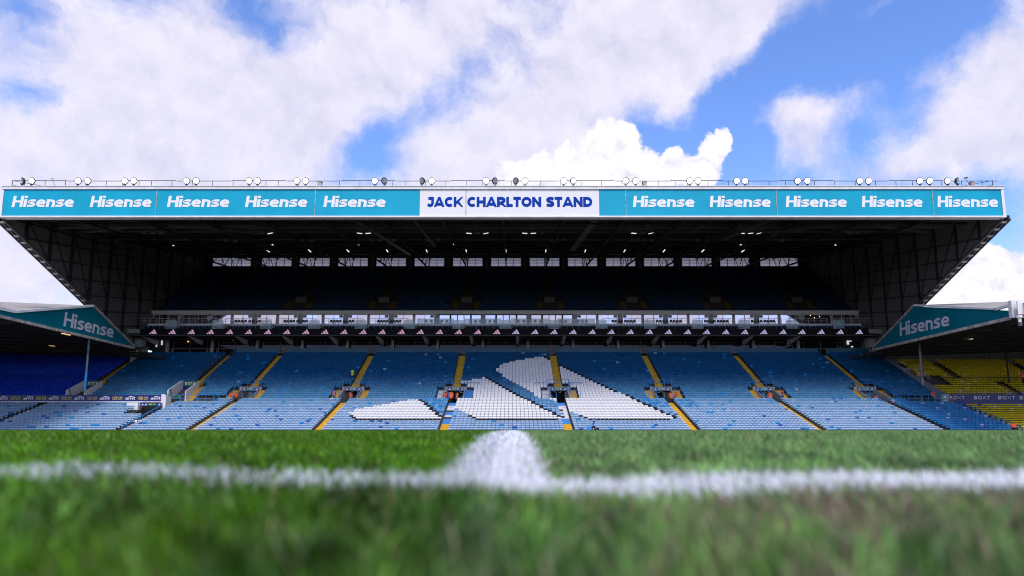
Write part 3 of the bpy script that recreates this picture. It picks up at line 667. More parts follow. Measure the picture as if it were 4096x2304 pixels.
mb = MB(); mb.prism([(YF - .1, 30.2), (YF + .6, 30.4), (137.6, 37.2), (137.6, 36.3), (YF + .6, 27.5), (YF - .1, 27.4)], 'x', XL - .25, XR + .25); mb.build('roof_deck', deck_dark, stand)
for k in range(-8, 9):
    x = X0 + 7.72 * k
    mb = MB(); mb.bar((x, YF + .4, zr(YF) + .35), (x, 135.2, zr(135.2) + .25), .3, .55)
    mb.bar((x, YF + 1.2, zr(YF) + .1), (x, 134.5, zr(134.5) - 2.3), .2, .26)
    for q in range(11):
        ya, yb = YF + 2 + q * 4.7, YF + 2 + (q + .5) * 4.7; yc_ = ya + 4.7
        lo = lambda y: zr(YF) + .1 + (zr(134.5) - 2.3 - zr(YF) - .1) * (y - YF - 1.2) / (134.5 - YF - 1.2)
        mb.bar((x, ya, zr(ya) + .3), (x, yb, lo(yb)), .10); mb.bar((x, yb, lo(yb)), (x, yc_, zr(yc_) + .3), .10)
    mb.build('roof_truss', steel_dark, stand)
for y in (84, 87.5, 91, 95, 99, 104, 109, 114, 119, 124, 129):
    mb = MB(); mb.bar((XL + .4, y, zr(y) + .0), (XR - .4, y, zr(y) + .0), .16, .3); mb.build('purlin', steel_dark if y not in (91, 95, 104) else steel_grey, stand)
def dk(u, v, Y): return PY(u, v, Y)
for (a, c) in (((150, 884), (385, 862)), ((150, 884), (520, 905)), ((240, 907), (520, 905)), ((400, 865), (770, 902)), ((540, 905), (1020, 898)), ((340, 925), (520, 905)), ((780, 903), (1030, 930)),
               ((3872, 880), (3660, 860)), ((3872, 880), (3330, 897)), ((3500, 900), (3790, 902)), ((3500, 900), (3700, 922)), ((3330, 897), (3070, 925))):
    mb = MB(); mb.bar(PY(a[0], a[1] + 4, 87 + (a[1] - 860) * .07), PY(c[0], c[1] + 4, 87 + (c[1] - 860) * .07), .18, .26); mb.build('roof_brace', steel_grey, stand)
for (a, c) in (((1640, 860), (1740, 985)), ((1390, 860), (1640, 1020)), ((1890, 862), (1912, 912)), ((2660, 860), (2560, 915)), ((2880, 862), (2760, 930)), ((2140, 860), (2128, 912)), ((3080, 880), (2890, 960))):
    mb = MB(); mb.bar(PY(*a, 85), PY(c[0], c[1], 92), .2, .3); mb.build('roof_brace', steel_grey, stand)
cw_ = MB(); cw_.bar(PY(2395, 862, 84), PY(2290, 1000, 104), .9, .08)      # catwalk ladder
for q in range(10):
    a = PY(2395, 862, 84).lerp(PY(2290, 1000, 104), q / 9.0); cw_.bar(a + Vector((-.55, 0, -.05)), a + Vector((.55, 0, -.05)), .5, .06)
cw_.build('catwalk', steel_grey, stand)
# rear wall with clerestory windows
YB = 135.5
zb0, zb1 = ZV(1064, YB), ZV(1031, YB)
WIN = [849 + 153.3 * k for k in range(16)]; WIN = [u for u in WIN if u < 3060]
wx = [(XY(u, YB, 34.5), XY(u + 154, YB, 34.5)) for u in WIN[:14]] ; wx.append((XY(3040, YB, 34.5), XY(3193, YB, 34.5)))
px0 = [849, 1046, 1198, 1351.5, 1505, 1657.5, 1811, 1964, 2118, 2270.5, 2423, 2575, 2727, 2880, 3040]
px1 = [1004 - 0, 1167, 1319.5, 1472.5, 1625, 1778, 1931, 2084.5, 2238, 2389.5, 2542, 2694.5, 2847, 2998.5, 3193]
wx = [(XY(a, YB, 34.5), XY(c, YB, 34.5)) for a, c in zip(px0, px1)]
mb = MB(); mb.box(XL, XR, YB, YB + .3, 14, zb0); mb.box(XL, XR, YB, YB + .3, zb1, 36.2); prev = XL
for a, c in wx: mb.box(prev, a, YB, YB + .3, zb0, zb1); prev = c
mb.box(prev, XR, YB, YB + .3, zb0, zb1); mb.build('rear_wall', deck_dark, stand)
for a, c in wx:
    fr = MB()
    for k in range(5): xm = a + (c - a) * k / 4; fr.box(xm - .06, xm + .06, YB - .05, YB + .1, zb0, zb1)
    zz = [zb0, zb0 + (zb1 - zb0) * .36, zb0 + (zb1 - zb0) * .70, zb1]
    for z in zz[1:3]: fr.box(a, c, YB - .04, YB + .09, z - .05, z + .05)
    w = fr.build('clerestory_window', steel_dark, stand)
    for k in range(4):
        for q in range(3):
            p = MB(); p.box(a + (c - a) * k / 4 + .07, a + (c - a) * (k + 1) / 4 - .07, YB + .12, YB + .16, zz[q] + .055, zz[q + 1] - .055); p.build('pane', poly_pane, w)
for a, c in zip([w[1] for w in wx[:-1]], [w[0] for w in wx[1:]]):
    xm = (a + c) / 2; mb = MB(); mb.box(xm - .4, xm + .4, YB - .7, YB - .02, 31.0, zb1 + .3); mb.build('rear_column', mat('grey post', (.11, .105, .105), .7), stand)
# side walls
clad = bpy.data.materials.new('ribbed cladding'); clad.use_nodes = True
T = clad.node_tree; b = T.nodes['Principled BSDF']; b.inputs['Roughness'].default_value = .75
t_ = N(T, 'ShaderNodeTexCoord'); mp = N(T, 'ShaderNodeMapping'); mp.inputs['Rotation'].default_value = (R(32), 0, 0); wv_ = N(T, 'ShaderNodeTexWave'); wv_.bands_direction = 'Z'; wv_.inputs['Scale'].default_value = .9; wv_.inputs['Distortion'].default_value = .0
T.links.new(t_.outputs['Object'], mp.inputs['Vector']); T.links.new(mp.outputs[0], wv_.inputs['Vector'])
cr = N(T, 'ShaderNodeMapRange'); cr.inputs['From Min'].default_value = .0; cr.inputs['From Max'].default_value = .25; T.links.new(wv_.outputs['Fac'], cr.inputs['Value'])
x_ = N(T, 'ShaderNodeMix', data_type='RGBA'); x_.inputs[6].default_value = (.05, .047, .05, 1); x_.inputs[7].default_value = (.21, .195, .195, 1); T.links.new(cr.outputs[0], x_.inputs[0]); T.links.new(x_.outputs[2], b.inputs['Base Color'])
bp = N(T, 'ShaderNodeBump'); bp.inputs['Strength'].default_value = .6; bp.inputs['Distance'].default_value = .08; T.links.new(wv_.outputs['Fac'], bp.inputs['Height']); T.links.new(bp.outputs[0], b.inputs['Normal'])
EDGE = lambda y: 26.6 + (14.6 - 26.6) * (y - YF) / (113 - YF)
for s, xw in ((1, XL), (-1, XR)):
    mb = MB(); mb.prism([(YF + .3, 26.7), (113, 14.6), (137, 14.6), (137, 36.2), (YF + .3, 27.4)], 'x', xw - .15, xw); wall = mb.build('side_wall', clad, stand)
    for k in range(11):
        y = 85.5 + k * 4.6; zb_ = EDGE(y) if y < 113 else 14.6; mb = MB(); mb.box(xw + s * .02, xw + s * .34, y - .16, y + .16, max(zb_, 14.6), zr(y) + .4); mb.build('column', steel_dark, wall)
        if k < 10:
            mb = MB(); y2 = y + 4.4; mb.bar((xw + s * .2, y + .2, zr(y)), (xw + s * .2, y2, max(EDGE(y2) if y2 < 113 else 14.6, zr(y) - 9)), .1); mb.build('diagonal_brace', steel_dark, wall)
    for q in range(1, 7):
        d = 2.3 * q; ys = YF + (d - .3) / (.16 + .3785) + .3
        if ys < 132:
            mb = MB(); mb.bar((xw + s * .14, ys, zr(ys) - d), (xw + s * .14, 135, zr(135) - d), .16, .2); mb.build('girt', steel_dark, wall)
    # raking edge: twin rails with pale cross plates
    mb = MB()
    mb.bar((xw - s * .95, YF + .2, EDGE(YF) - .1), (xw - s * .95, 113, EDGE(113) - .1), .16, .3); mb.bar((xw + s * .05, YF + .2, EDGE(YF) - .1), (xw + s * .05, 113, EDGE(113) - .1), .2, .4); mb.build('edge_rail', steel_grey, wall)
    mb = MB(); mb.prism([(YF + .2, EDGE(YF) + .1), (113, EDGE(113) + .1), (113, EDGE(113) + .35), (YF + .2, EDGE(YF) + .35)], 'x', xw - s * .9, xw - s * .02); mb.build('edge_soffit', black, wall)
    for q in range(24):
        y = YF + .8 + q * 1.32; mb = MB(); mb.bar((xw - s * .86, y, EDGE(y) - .05), (xw - s * .06, y, EDGE(y) - .05), .34, .06, up=(0, .35, .94)); mb.build('cross_plate', trim_white, wall)
    mb = MB(); mb.box(xw + s * .1, xw + s * 1.3, 112.6, 113.8, 8, 16.4); mb.build('corner_pillar', concrete, stand)
mb = MB(); mb.prism([(95.4, 1.0), (113.6, 1.0), (113.6, 14.3), (96.0, 6.0), (95.4, 5.7)], 'x', 60.35, 60.75); mb.build('raking_wall', mat('blue grey wall', (.30, .33, .39), .8, scale=1, var=.12), stand)
# lamps under the roof
tube_m = mat('tube lamp', (.9, .9, .85), .5, var=0, emit=(1, .9, .78, .9)); cl_m = mat('cold lamp', (.9, .9, .95), .4, var=0, emit=(.85, .9, 1, .8)); cl_off = mat('unlit lamp', (.35, .35, .38), .3, var=0)
for u in (1072, 1239, 1392, 1549, 1707, 1865, 2024, 2183, 2341, 2498, 2656, 2811, 2972):
    q = PY(u, 1003, 118); mb = MB(); mb.box(q.x - .07, q.x + .07, 117.2, 118.7, q.z - .1, q.z + .02); mb.build('tube_lamp', tube_m, stand)
for i, u in enumerate((612, 1048, 1473, 1910, 2133, 2569, 3002, 3430)):
    q = PY(u, 934, 97); mb = MB(); mb.bar((q.x - 1.2, 97, q.z + .45), (q.x + 1.2, 97, q.z + .45), .1); r = mb.build('lamp_bar', steel_dark, stand)
    for k, dx in enumerate((-1.25, 0, 1.25)):
        on = i not in (0, 7) and (k != (1 if i % 2 else 2) or i == 6)
        m2_ = MB(); m2_.bar((q.x + dx - .36, 96.8, q.z - .06 * (k - 1) - .05), (q.x + dx + .36, 97.0, q.z + .06 * (k - 1) + .05), .3, .05); m2_.build('lamp', cl_m if on else cl_off, r)
for (u, v) in ((693, 982), (1090, 979), (1434, 979), (1815, 977), (2963, 979), (3342, 980)):
    q = PY(u, v, 108); mb = MB(); mb.box(q.x - .1, q.x + .1, 107.9, 108.1, q.z - .07, q.z + .07); mb.build('spot_lamp', cl_m, stand)
for (u, v) in ((905, 962), (942, 964), (1210, 961), (1245, 962), (1485, 960), (1522, 960), (1575, 961), (1708, 960), (1754, 959), (2206, 961), (2228, 960), (2253, 959), (2530, 960), (2550, 960), (2580, 960), (2605, 961), (2636, 960), (2790, 962), (2828, 961), (3130, 961)):
    q = PY(u, v, 103); mb = MB(); mb.box(q.x - .26, q.x + .26, 102.8, 103.2, q.z - .17, q.z + .17); mb.build('loudspeaker', mat('grey speaker', (.20, .2, .2), .6, var=0), stand)
for (u, v) in ((1024 + 578 / 2.516, 680 + 987 / 2.516), (2048 + 330 / 2.516, 680 + 987 / 2.516), (2048 + 1870 / 2.516, 680 + 987 / 2.516)):
    q = PY(u, v, 134.9); mb = MB(); mb.box(q.x - .22, q.x + .22, 134.8, 134.9, q.z - .07, q.z + .07); mb.box(q.x - .07, q.x + .07, 134.795, 134.895, q.z - .22, q.z + .22); mb.build('first_aid_cross', mat('pale sign', (.3, .3, .3), .6, var=0), stand)
# roof-edge furniture
for u in (1270, 2585, 3912):
    x = fx(u); mb = MB(); mb.box(x - .22, x + .22, YF + .2, YF + .7, 30.5, 31.28); mb.box(x - .3, x + .3, YF + .15, YF + .75, 31.28, 31.34); mb.build('roof_cowl', trim_dirty, stand)
# ---------------------------------------------------------------- corner stands either side
def PX(u, v, X): return P(u, v, X * FPX / (u - CX))
def side_stand(label, X, outline, text_at, s, colx, name_wall):
    st = empty('football_stand', label, 'stand')
    pts = [PX(u, v, X) for u, v in outline]; poly = [(p.y, p.z) for p in pts]
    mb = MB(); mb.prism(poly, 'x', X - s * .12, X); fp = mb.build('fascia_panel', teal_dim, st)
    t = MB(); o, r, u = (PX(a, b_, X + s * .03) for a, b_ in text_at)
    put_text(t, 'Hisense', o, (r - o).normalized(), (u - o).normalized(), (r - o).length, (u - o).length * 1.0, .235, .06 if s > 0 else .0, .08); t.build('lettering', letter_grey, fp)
    return st, pts
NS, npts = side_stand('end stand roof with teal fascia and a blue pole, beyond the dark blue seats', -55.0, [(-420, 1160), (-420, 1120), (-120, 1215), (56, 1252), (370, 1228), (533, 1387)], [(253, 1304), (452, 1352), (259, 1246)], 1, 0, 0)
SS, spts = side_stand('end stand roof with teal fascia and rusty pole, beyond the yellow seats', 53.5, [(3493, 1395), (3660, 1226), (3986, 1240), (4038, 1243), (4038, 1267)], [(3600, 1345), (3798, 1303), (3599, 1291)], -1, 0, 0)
def trim_line(st, a, c, X, w, m, name, dx):
    mb = MB(); p, q = PX(*a, X), PX(*c, X); d = Vector((dx, 0, 0)); mb.bar(p + d, q + d, .3, w); return mb.build(name, m, st)
for a, c, w, m in (((-420, 1167), (533, 1392), .32, trim_dirty), ((56, 1247), (370, 1223), .28, trim_white), ((370, 1223), (535, 1386), .22, trim_dirty), ((-120, 1210), (56, 1247), .30, trim_white)):
    trim_line(NS, a, c, -55.0, w, m, 'fascia_trim', .06)
for a, c, w, m in (((3493, 1400), (4042, 1273), .34, trim_dirty), ((3660, 1221), (3990, 1236), .22, trim_white), ((3495, 1392), (3660, 1221), .22, trim_dirty), ((3986, 1238), (4040, 1222), .26, trim_white)):
    trim_line(SS, a, c, 53.5, w, m, 'fascia_trim', -.06)
# ribbed grey roof sheets rising away from the fascia
ribs = bpy.data.materials.new('ribbed roof sheet'); ribs.use_nodes = True
T = ribs.node_tree; b = T.nodes['Principled BSDF']; b.inputs['Roughness'].default_value = .7
t_ = N(T, 'ShaderNodeTexCoord'); wv_ = N(T, 'ShaderNodeTexWave'); wv_.bands_direction = 'Y'; wv_.inputs['Scale'].default_value = .5; wv_.inputs['Distortion'].default_value = .0; T.links.new(t_.outputs['Object'], wv_.inputs['Vector'])
x_ = N(T, 'ShaderNodeMix', data_type='RGBA'); x_.inputs[6].default_value = (.27, .24, .22, 1); x_.inputs[7].default_value = (.42, .38, .36, 1); T.links.new(wv_.outputs['Fac'], x_.inputs[0]); T.links.new(x_.outputs[2], b.inputs['Base Color'])
bp = N(T, 'ShaderNodeBump'); bp.inputs['Strength'].default_value = .5; bp.inputs['Distance'].default_value = .1; T.links.new(wv_.outputs['Fac'], bp.inputs['Height']); T.links.new(bp.outputs[0], b.inputs['Normal'])
def roof_sheet(st, front, back, X1, X2, under):
    n = len(front); vs = [Vector(p) for p in front] + [Vector(p) for p in back] + [Vector((p[0], p[1], under(p))) for p in front] + [Vector((p[0], p[1], under(p))) for p in back]
    fs = [(i, i + 1, n + i + 1, n + i) for i in range(n - 1)]; mb = MB(); mb.add(vs[:2 * n], fs); o = mb.build('roof_sheet', ribs, st)
    return o
nf = [npts[1], npts[2], npts[3], npts[4]]; nbk = [PX(-620, 1080, -76), PX(-330, 1160, -76), PX(0, 1207, -74), PX(335, 1221, -70)]
roof_sheet(NS, [p + Vector((0, 0, .1)) for p in nf], nbk, 0, 0, lambda p: 0)
sf = [spts[1], spts[2], spts[2] + Vector((0, -14, -.3))]; sbk = [PX(3688, 1219, 66), PX(4015, 1207, 68), PX(4300, 1190, 70)]
roof_sheet(SS, [p + Vector((0, 0, .1)) for p in sf], sbk, 0, 0, lambda p: 0)
for st, X, s in ((NS, -55.0, -1), (SS, 53.5, 1)):
    mb = MB(); zlo = 12.7
    y0_ = 60 if s < 0 else 73
    mb.add([(X + s * .3, y0_, zlo), (X + s * .3, 100.5, zlo), (X + s * 7.0, 116, zlo + 2.4), (X + s * 45, 116, zlo + 2.6), (X + s * 45, y0_, zlo + 2.6)], [(0, 1, 2, 3, 4)]); mb.build('roof_soffit', deck_dark, st)
    mb = MB(); mb.box(min(X + s * 6.5, X + s * 46), max(X + s * 6.5, X + s * 46), 114.2, 114.5, 9.0, 14.7); mb.build('rear_wall', mat('shaded pale wall', (.55, .54, .53), .85, scale=.6, var=.2), st)
    mb = MB(); mb.box(min(X + s * 6.5, X + s * 46), max(X + s * 6.5, X + s * 46), 114.25, 114.55, 14.71, 15.4); mb.build('rear_wall_top', deck_dark, st)
    for q in range(5):
        xx = X + s * (9 + q * 6); mb = MB(); mb.box(xx - .15, xx + .15, 113.9, 114.19, 9, 14.7); mb.build('wall_post', MATS['shaded pale wall'], st)
    mb = MB(); mb.box(min(X + s * 45, X + s * 45.4), max(X + s * 45, X + s * 45.4), 88, 116, 0, 15.3); mb.build('outer_wall', deck_dark, st)
    for q in range(9):
        yy = 75 + q * 4.2; mb = MB(); mb.bar((X + s * .6, yy, zlo - .25), (X + s * 44, yy, zlo + 1.2), .2, .35); mb.build('roof_beam', steel_dark, st)
    warm = mat('warm tube', (.9, .7, .4), .5, var=0, emit=(1, .66, .28, .8)) if s < 0 else mat('pale tube', (.9, .8, .6), .5, var=0, emit=(1, .84, .6, .8))
    for (u, v, Y) in (((148, 1360, 96), (264, 1337, 84), (205, 1383, 103), (385, 1364, 96)) if s < 0 else ((3942, 1330, 86), (3875, 1359, 94))):
        q = PY(u, v, Y); mb = MB(); mb.bar(q + Vector((0, -.8 if abs(u - 2048) > 0 else 0, 0)), q + Vector((0, .8, .0)), .16, .10); mb.build('tube_lamp', warm, st)
pole_blue = mat('worn blue pole', (.10, .16, .22), .6, scale=1.5, var=.5); pole_rust = mat('rusty grey pole', (.22, .20, .2), .7, scale=1.6, var=.5)
q0 = PX(340, 1551, -55.3); q1 = PX(352.5, 1362, -55.3); mb = MB(); mb.tube([(q0.x, q0.y, q0.z - .5), (q0.x, q0.y, 12.75)], .13, 10); pl = mb.build('roof_pole', pole_blue, NS)
mb = MB(); mb.tube([(q0.x, q0.y, q0.z - .2), (q0.x, q0.y, q0.z + 2.0)], .145, 10); mb.build('blue_sleeve', rail_blue, pl)
q0 = PX(3690, 1526, 55.8); mb = MB(); mb.tube([(q0.x, q0.y, q0.z - .5), (q0.x, q0.y, 12.75)], .16, 10); mb.build('roof_pole', pole_rust, SS)
for (u, Y, v) in ((4035, 100, 1520), (3545, 112, 1430)):
    q = PY(u, v, Y); mb = MB(); mb.tube([(q.x, q.y, q.z - 1), (q.x, q.y, 13.8)], .12, 8); mb.build('roof_pole', steel_dark, SS)
mb = MB(); q = P(4051, 1270, 72); mb.box(q.x, q.x + 6, q.y, q.y + .5, q.z, q.z + 1.85); mb.build('end_panel', trim_white, SS)
mb = MB(); q = P(4078, 1262, 71.5); mb.box(q.x - .2, q.x + 6, q.y - .15, q.y - .02, q.z + .1, q.z + 1.5); mb.build('end_cover', white_paint, SS)
# pillar with grey cabinet at the near corner of the end wall, left
q = PY(536, 1425, 110); mb = MB(); mb.box(q.x - .4, q.x + .4, 109.6, 110.4, q.z - 2.4, q.z + 1.4); mb.build('end_pillar', white_paint, NS)

# yellow corner terraces
YLr = [(82.4 + .90 * i, .05 + .305 * i) for i in range(12)]; YUr = [(96.0 + .68 * j, 4.95 + .365 * j) for j in range(18)]
for nm, rows, dp, x0, x1 in (('lower_terrace', YLr, .90, 60.8, 76), ('upper_terrace', YUr, .68, 60.76, 98)):
    mb = MB()
    for y, z in rows: mb.box(x0, x1, y - dp + .36, y + .36, -.3, z)
    mb.build(nm, dark_concrete, SS)
brown_step = mat('brown step paint', (.20, .13, .03), .8, var=.25)
flight(YUr[8:], .68, 66.6, .55, brown_step, parent=SS); flight(YUr[:7], .68, 71.6, .6, mat('ochre step paint', (.34, .2, .03), .8, var=.25), parent=SS); flight(YUr[8:], .68, 78.5, .5, brown_step, parent=SS)

# ---------------------------------------------------------------- seats
def seat_template(full=True, low=.598):
    V, Q, dark = [], [], []
    if full:
        xs = [-.243, -.226, -.12, 0, .12, .226, .243]; zt = [.715, .777, .802, .806, .802, .777, .715]; zm = [.66, .675, .68, .68, .68, .675, .66]; cy = [-.03, -.018, -.004, 0, -.004, -.018, -.03]
        for r in range(4):
            for i, x in enumerate(xs):
                if r == 0: V.append((x * .975, cy[i] + .015, low))
                elif r == 1: V.append((x, cy[i] - .055, zm[i]))
                elif r == 2: V.append((x * .995, cy[i] - .01, zt[i]))
                else: V.append((x * .98, cy[i] + .085, zt[i] - .012))
        n = 7
        for r in range(3):
            for i in range(6): Q.append((r * n + i, r * n + i + 1, (r + 1) * n + i + 1, (r + 1) * n + i))
        dark += [0] * 18
        o = len(V)       # tipped-up pan
        for (y, z) in ((-.02, .30), (-.10, .31), (-.12, .525), (-.06, .53)):
            V += [(-.19, y, z), (.19, y, z)]
        Q += [(o + 2, o + 3, o + 5, o + 4), (o + 4, o + 5, o + 7, o + 6), (o, o + 1, o + 3, o + 2), (o + 6, o + 7, o + 1, o), (o, o + 2, o + 4, o + 6), (o + 1, o + 7, o + 5, o + 3)]; dark += [0] * 6
        o = len(V)
        for (y, z) in ((-.02, 0), (.05, 0), (.03, .45), (-.06, .45)):
            V += [(-.21, y, z), (-.17, y, z)]
        Q += [(o, o + 1, o + 7, o + 6), (o + 2, o + 4, o + 5, o + 3), (o, o + 6, o + 4, o + 2), (o + 1, o + 3, o + 5, o + 7)]; dark += [1] * 4
    else:
        V = [(-.2, -.03, .42), (.2, -.03, .42), (.21, .0, .72), (.14, .01, .8), (-.14, .01, .8), (-.21, .0, .72), (-.14, .08, .79), (.14, .08, .79), (-.19, -.17, .42), (.19, -.17, .42), (.19, -.19, .64), (-.19, -.19, .64)]
        Q = [(0, 1, 2, 5), (5, 2, 3, 4), (4, 3, 7, 6), (8, 9, 10, 11)]; dark = [0] * 4
    return np.array(V), np.array(Q), np.array(dark)
ST_FULL, ST_SIMPLE, ST_DEEP = seat_template(True), seat_template(False), seat_template(True, .525)
seat_m = attr_mat('seat plastic', .5, .12); 
def seat_cloud(name, seats, tmpl, label):
    V0, Q0, dk_ = tmpl; n = len(seats); nv = len(V0); deep = np.array([len(s) > 5 and s[5] in ('middle', 'corner', 'yellow_upper', 'yellow_lower') for s in seats]); arr = np.array([(s[0], s[1], s[2]) for s in seats]); tone = np.array([s[3] for s in seats])
    jit = rng.normal(0, .006, (n, 1, 1)); V = (np.where(deep[:, None, None], ST_DEEP[0][None], V0[None]) if nv == len(ST_DEEP[0]) else V0[None]) + arr[:, None, :]; V[:, :, 1:2] += jit; V = V.reshape(-1, 3)
    Q = (Q0[None] + (np.arange(n) * nv)[:, None, None]).reshape(-1, 4)
    isdark = np.zeros(nv, bool); isdark[np.unique(Q0[dk_ == 1])] = True if (dk_ == 1).any() else False
    C = np.repeat(tone[:, None, :], nv, 1); C[:, isdark] = .014; C = C.reshape(-1, 3)
    me = bpy.data.meshes.new(name); me.vertices.add(len(V)); me.vertices.foreach_set('co', V.astype(np.float32).ravel()); me.loops.add(Q.size); me.loops.foreach_set('vertex_index', Q.astype(np.int32).ravel())
    me.polygons.add(len(Q)); me.polygons.foreach_set('loop_start', np.arange(0, Q.size, 4, dtype=np.int32)); me.polygons.foreach_set('loop_total', np.full(len(Q), 4, np.int32)); me.polygons.foreach_set('use_smooth', np.ones(len(Q), bool))
    a = me.attributes.new('tone', 'FLOAT_COLOR', 'POINT'); a.data.foreach_set('color', np.concatenate([C, np.ones((len(C), 1))], 1).astype(np.float32).ravel())
    me.materials.append(seat_m); me.update(calc_edges=True)
    return tag(link(name, me), label, 'seats', None, 'stuff')
_sm = {}
def seat_mesh(tone):
    k = tuple(round(q, 3) for q in tone)
    if k not in _sm:
        V0, Q0, dk_ = ST_FULL; me = bpy.data.meshes.new('stadium_seat'); me.from_pydata(V0.tolist(), [], Q0.tolist()); a = me.attributes.new('tone', 'FLOAT_COLOR', 'POINT')
        isdark = np.zeros(len(V0), bool); isdark[np.unique(Q0[dk_ == 1])] = True
        C = np.tile(np.array([*k, 1.0]), (len(V0), 1)); C[isdark, :3] = .014; a.data.foreach_set('color', C.astype(np.float32).ravel()); me.materials.append(seat_m)
        me.polygons.foreach_set('use_smooth', np.ones(len(Q0), bool)); me.update(); _sm[k] = me
    return _sm[k]
PALE = [(.29, .42, .615), (.325, .455, .645), (.25, .39, .59), (.31, .43, .61), (.28, .435, .64)]
AZURE, COBALT, LILAC, TEAL = (.015, .25, .60), (.045, .12, .42), (.46, .46, .72), (.02, .24, .48)
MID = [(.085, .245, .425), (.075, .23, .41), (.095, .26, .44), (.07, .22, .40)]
DEEP = [(.002, .078, .215), (.004, .086, .23), (.002, .070, .20), (.006, .09, .23)]  # less faded blue, lowered further as painted roof shade
SHADE_NAVY = [(.006, .035, .10), (.008, .045, .12), (.005, .028, .085)]  # upper tier blues darkened: shade under the roof put into the colour
VIVID = [(.045, .23, .52), (.06, .25, .53), (.035, .20, .47)]
ROYAL = [(.012, .065, .72), (.015, .08, .78), (.009, .05, .62)]
YELL = [(.66, .50, .015), (.60, .46, .015), (.70, .53, .02), (.62, .47, .02)]
WHITE = [(.80, .79, .80), (.77, .76, .79)]; BLACK = [(.02, .018, .022)]
def inside(u, v, poly):
    r = False; j = len(poly) - 1
    for i in range(len(poly)):
        (xi, yi), (xj, yj) = poly[i], poly[j]
        if (yi > v) != (yj > v) and u < (xj - xi) * (v - yi) / (yj - yi) + xi: r = not r
        j = i
    return r
BARS = [[(1392, 1651), (1440, 1634), (1520, 1622), (1655, 1598), (1680, 1602), (1766, 1677), (1430, 1677)],
        [(1800, 1592), (1840, 1524), (1890, 1518), (1938, 1508), (1962, 1520), (2040, 1567), (2250, 1677), (1916, 1677), (1828, 1637), (1808, 1612)],
        [(1984, 1478), (2000, 1460), (2050, 1446), (2165, 1424), (2190, 1436), (2236, 1462), (2704, 1677), (2368, 1677), (2284, 1645), (2236, 1612), (2190, 1594), (2155, 1592), (2112, 1558), (2064, 1531), (2016, 1506)]]
def white_at(u, v): return any(inside(u, v, p) for p in BARS)
BX = [-84, -63.6, -46.6] + AIS + [60.6]
BUX = [-61.4, -46.6] + AIS + [60.6]
seats = []      # x, y, z, tone, kind, row, block, number in the row of that block, size measure
def add_block(rows, rowname, x0, x1, blk, tonefun, skip, kind):
    n = int((x1 - x0) / .4985); w = (x1 - x0) / n
    for ri, (y, z) in enumerate(rows):
        k = 0
        for i in range(n):
            x = x0 + w * (i + .5)
            if skip(x, ri): continue
            u, v = proj(x, y, z + .66)
            if u < -420 or u > 4516: continue
            k += 1
            tn, kd = tonefun(x, ri, u, v, kind)
            seats.append((x, y, z, tn, kd, rowname, ri, blk, k))
def tone_lower(x, ri, u, v, kind):
    if white_at(u, v): return random.choice(WHITE), 'white'
    if v < 1690 and (white_at(u - 16, v) or (v > 1665 and white_at(u, v - 9))): return BLACK[0], 'black'
    if x > 52.2:
        return (random.choice(VIVID) if random.random() > .08 else random.choice([COBALT, LILAC, AZURE])), 'blue'
    r = random.random()
    if r < .022: return AZURE, 'blue'
    if r < .036: return COBALT, 'blue'
    if r < .044: return LILAC, 'blue'
    if r < .054: return TEAL, 'blue'
    if ri >= 13 and -8 < x < 25 or (x > -22 and x < -8 and ri > 8 and u > 1640):
        if random.random() < .75: return random.choice([(.05, .22, .50), (.07, .27, .53), (.12, .32, .56)]), 'blue'
    f = min(.6, max(0, (ri - 8) / 10.0 * .6 + random.uniform(-.08, .08)))       # sun-bleached towards the pitch
    return (random.choice(PALE) if f < .05 else tuple((1 - f) * a + f * b_ for a, b_ in zip(random.choice(PALE), random.choice(MID)))), 'blue'
def tone_mid(x, ri, u, v, kind):
    if white_at(u, v): return random.choice(WHITE), 'white'
    if white_at(u - 14, v): return BLACK[0], 'black'
    r = random.random()
    if r < .003: return (.32, .40, .50), 'blue'
    if r < .016: return AZURE, 'blue'
    t = min(1, max(0, (ri - 2) / 11.0 + random.uniform(-.12, .12))); m = random.choice(MID); d = random.choice(DEEP)  # deeper towards the back: less fading, plus roof shade put into the colour
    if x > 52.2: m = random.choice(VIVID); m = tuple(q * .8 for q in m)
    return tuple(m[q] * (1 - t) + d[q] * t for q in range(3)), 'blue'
def skip_lower(x, i):
    if -50.3 < x < -46.0 and 9 <= i: return True
    if x < -48.6 and i >= 16: return True
    if -48.6 < x < -41.0 and i >= 17: return True
    if 54.6 < x and i >= 17: return True
    return False
def skip_mid(x, j):
    if any(abs(x - a) < 2.55 for a in VOMS) and j <= 5: return True
    if any(abs(x - a) < 1.5 for a in VOMS) and j <= 7: return True
    if -48.9 < x < -45.0 and j <= 7: return True
    if -63.4 < x < -59.6 and j <= 8: return True
    if x < -62.0 and j < 1: return True
    if -48.6 < x < -41.0 and j <= 1: return True
    if 54.6 < x and j <= 1: return True
    return False
for b in range(len(BX) - 1):
    add_block(LR, 'lower', BX[b] + .62, BX[b + 1] - (.62 if b < len(BX) - 2 else .5), b, tone_lower, skip_lower, 'blue')
for b in range(len(BUX) - 1):
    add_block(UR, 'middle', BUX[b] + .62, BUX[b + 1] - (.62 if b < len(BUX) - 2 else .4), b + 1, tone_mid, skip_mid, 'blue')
add_block(UR, 'corner', -92, -62.2, 0, lambda x, r, u, v, k: (random.choice(ROYAL), 'royal'), skip_mid, 'royal')
fade = lambda x, r, u, v, k: ((random.choice(YELL) if random.random() > .05 else (.72, .66, .34)), 'yellow')
add_block(YLr, 'yellow_lower', 61.2, 73.7, 0, fade, lambda x, i: i >= 9 and (abs(x - 63.0) < .25 or abs(x - 66.2) < .25), 'yellow')
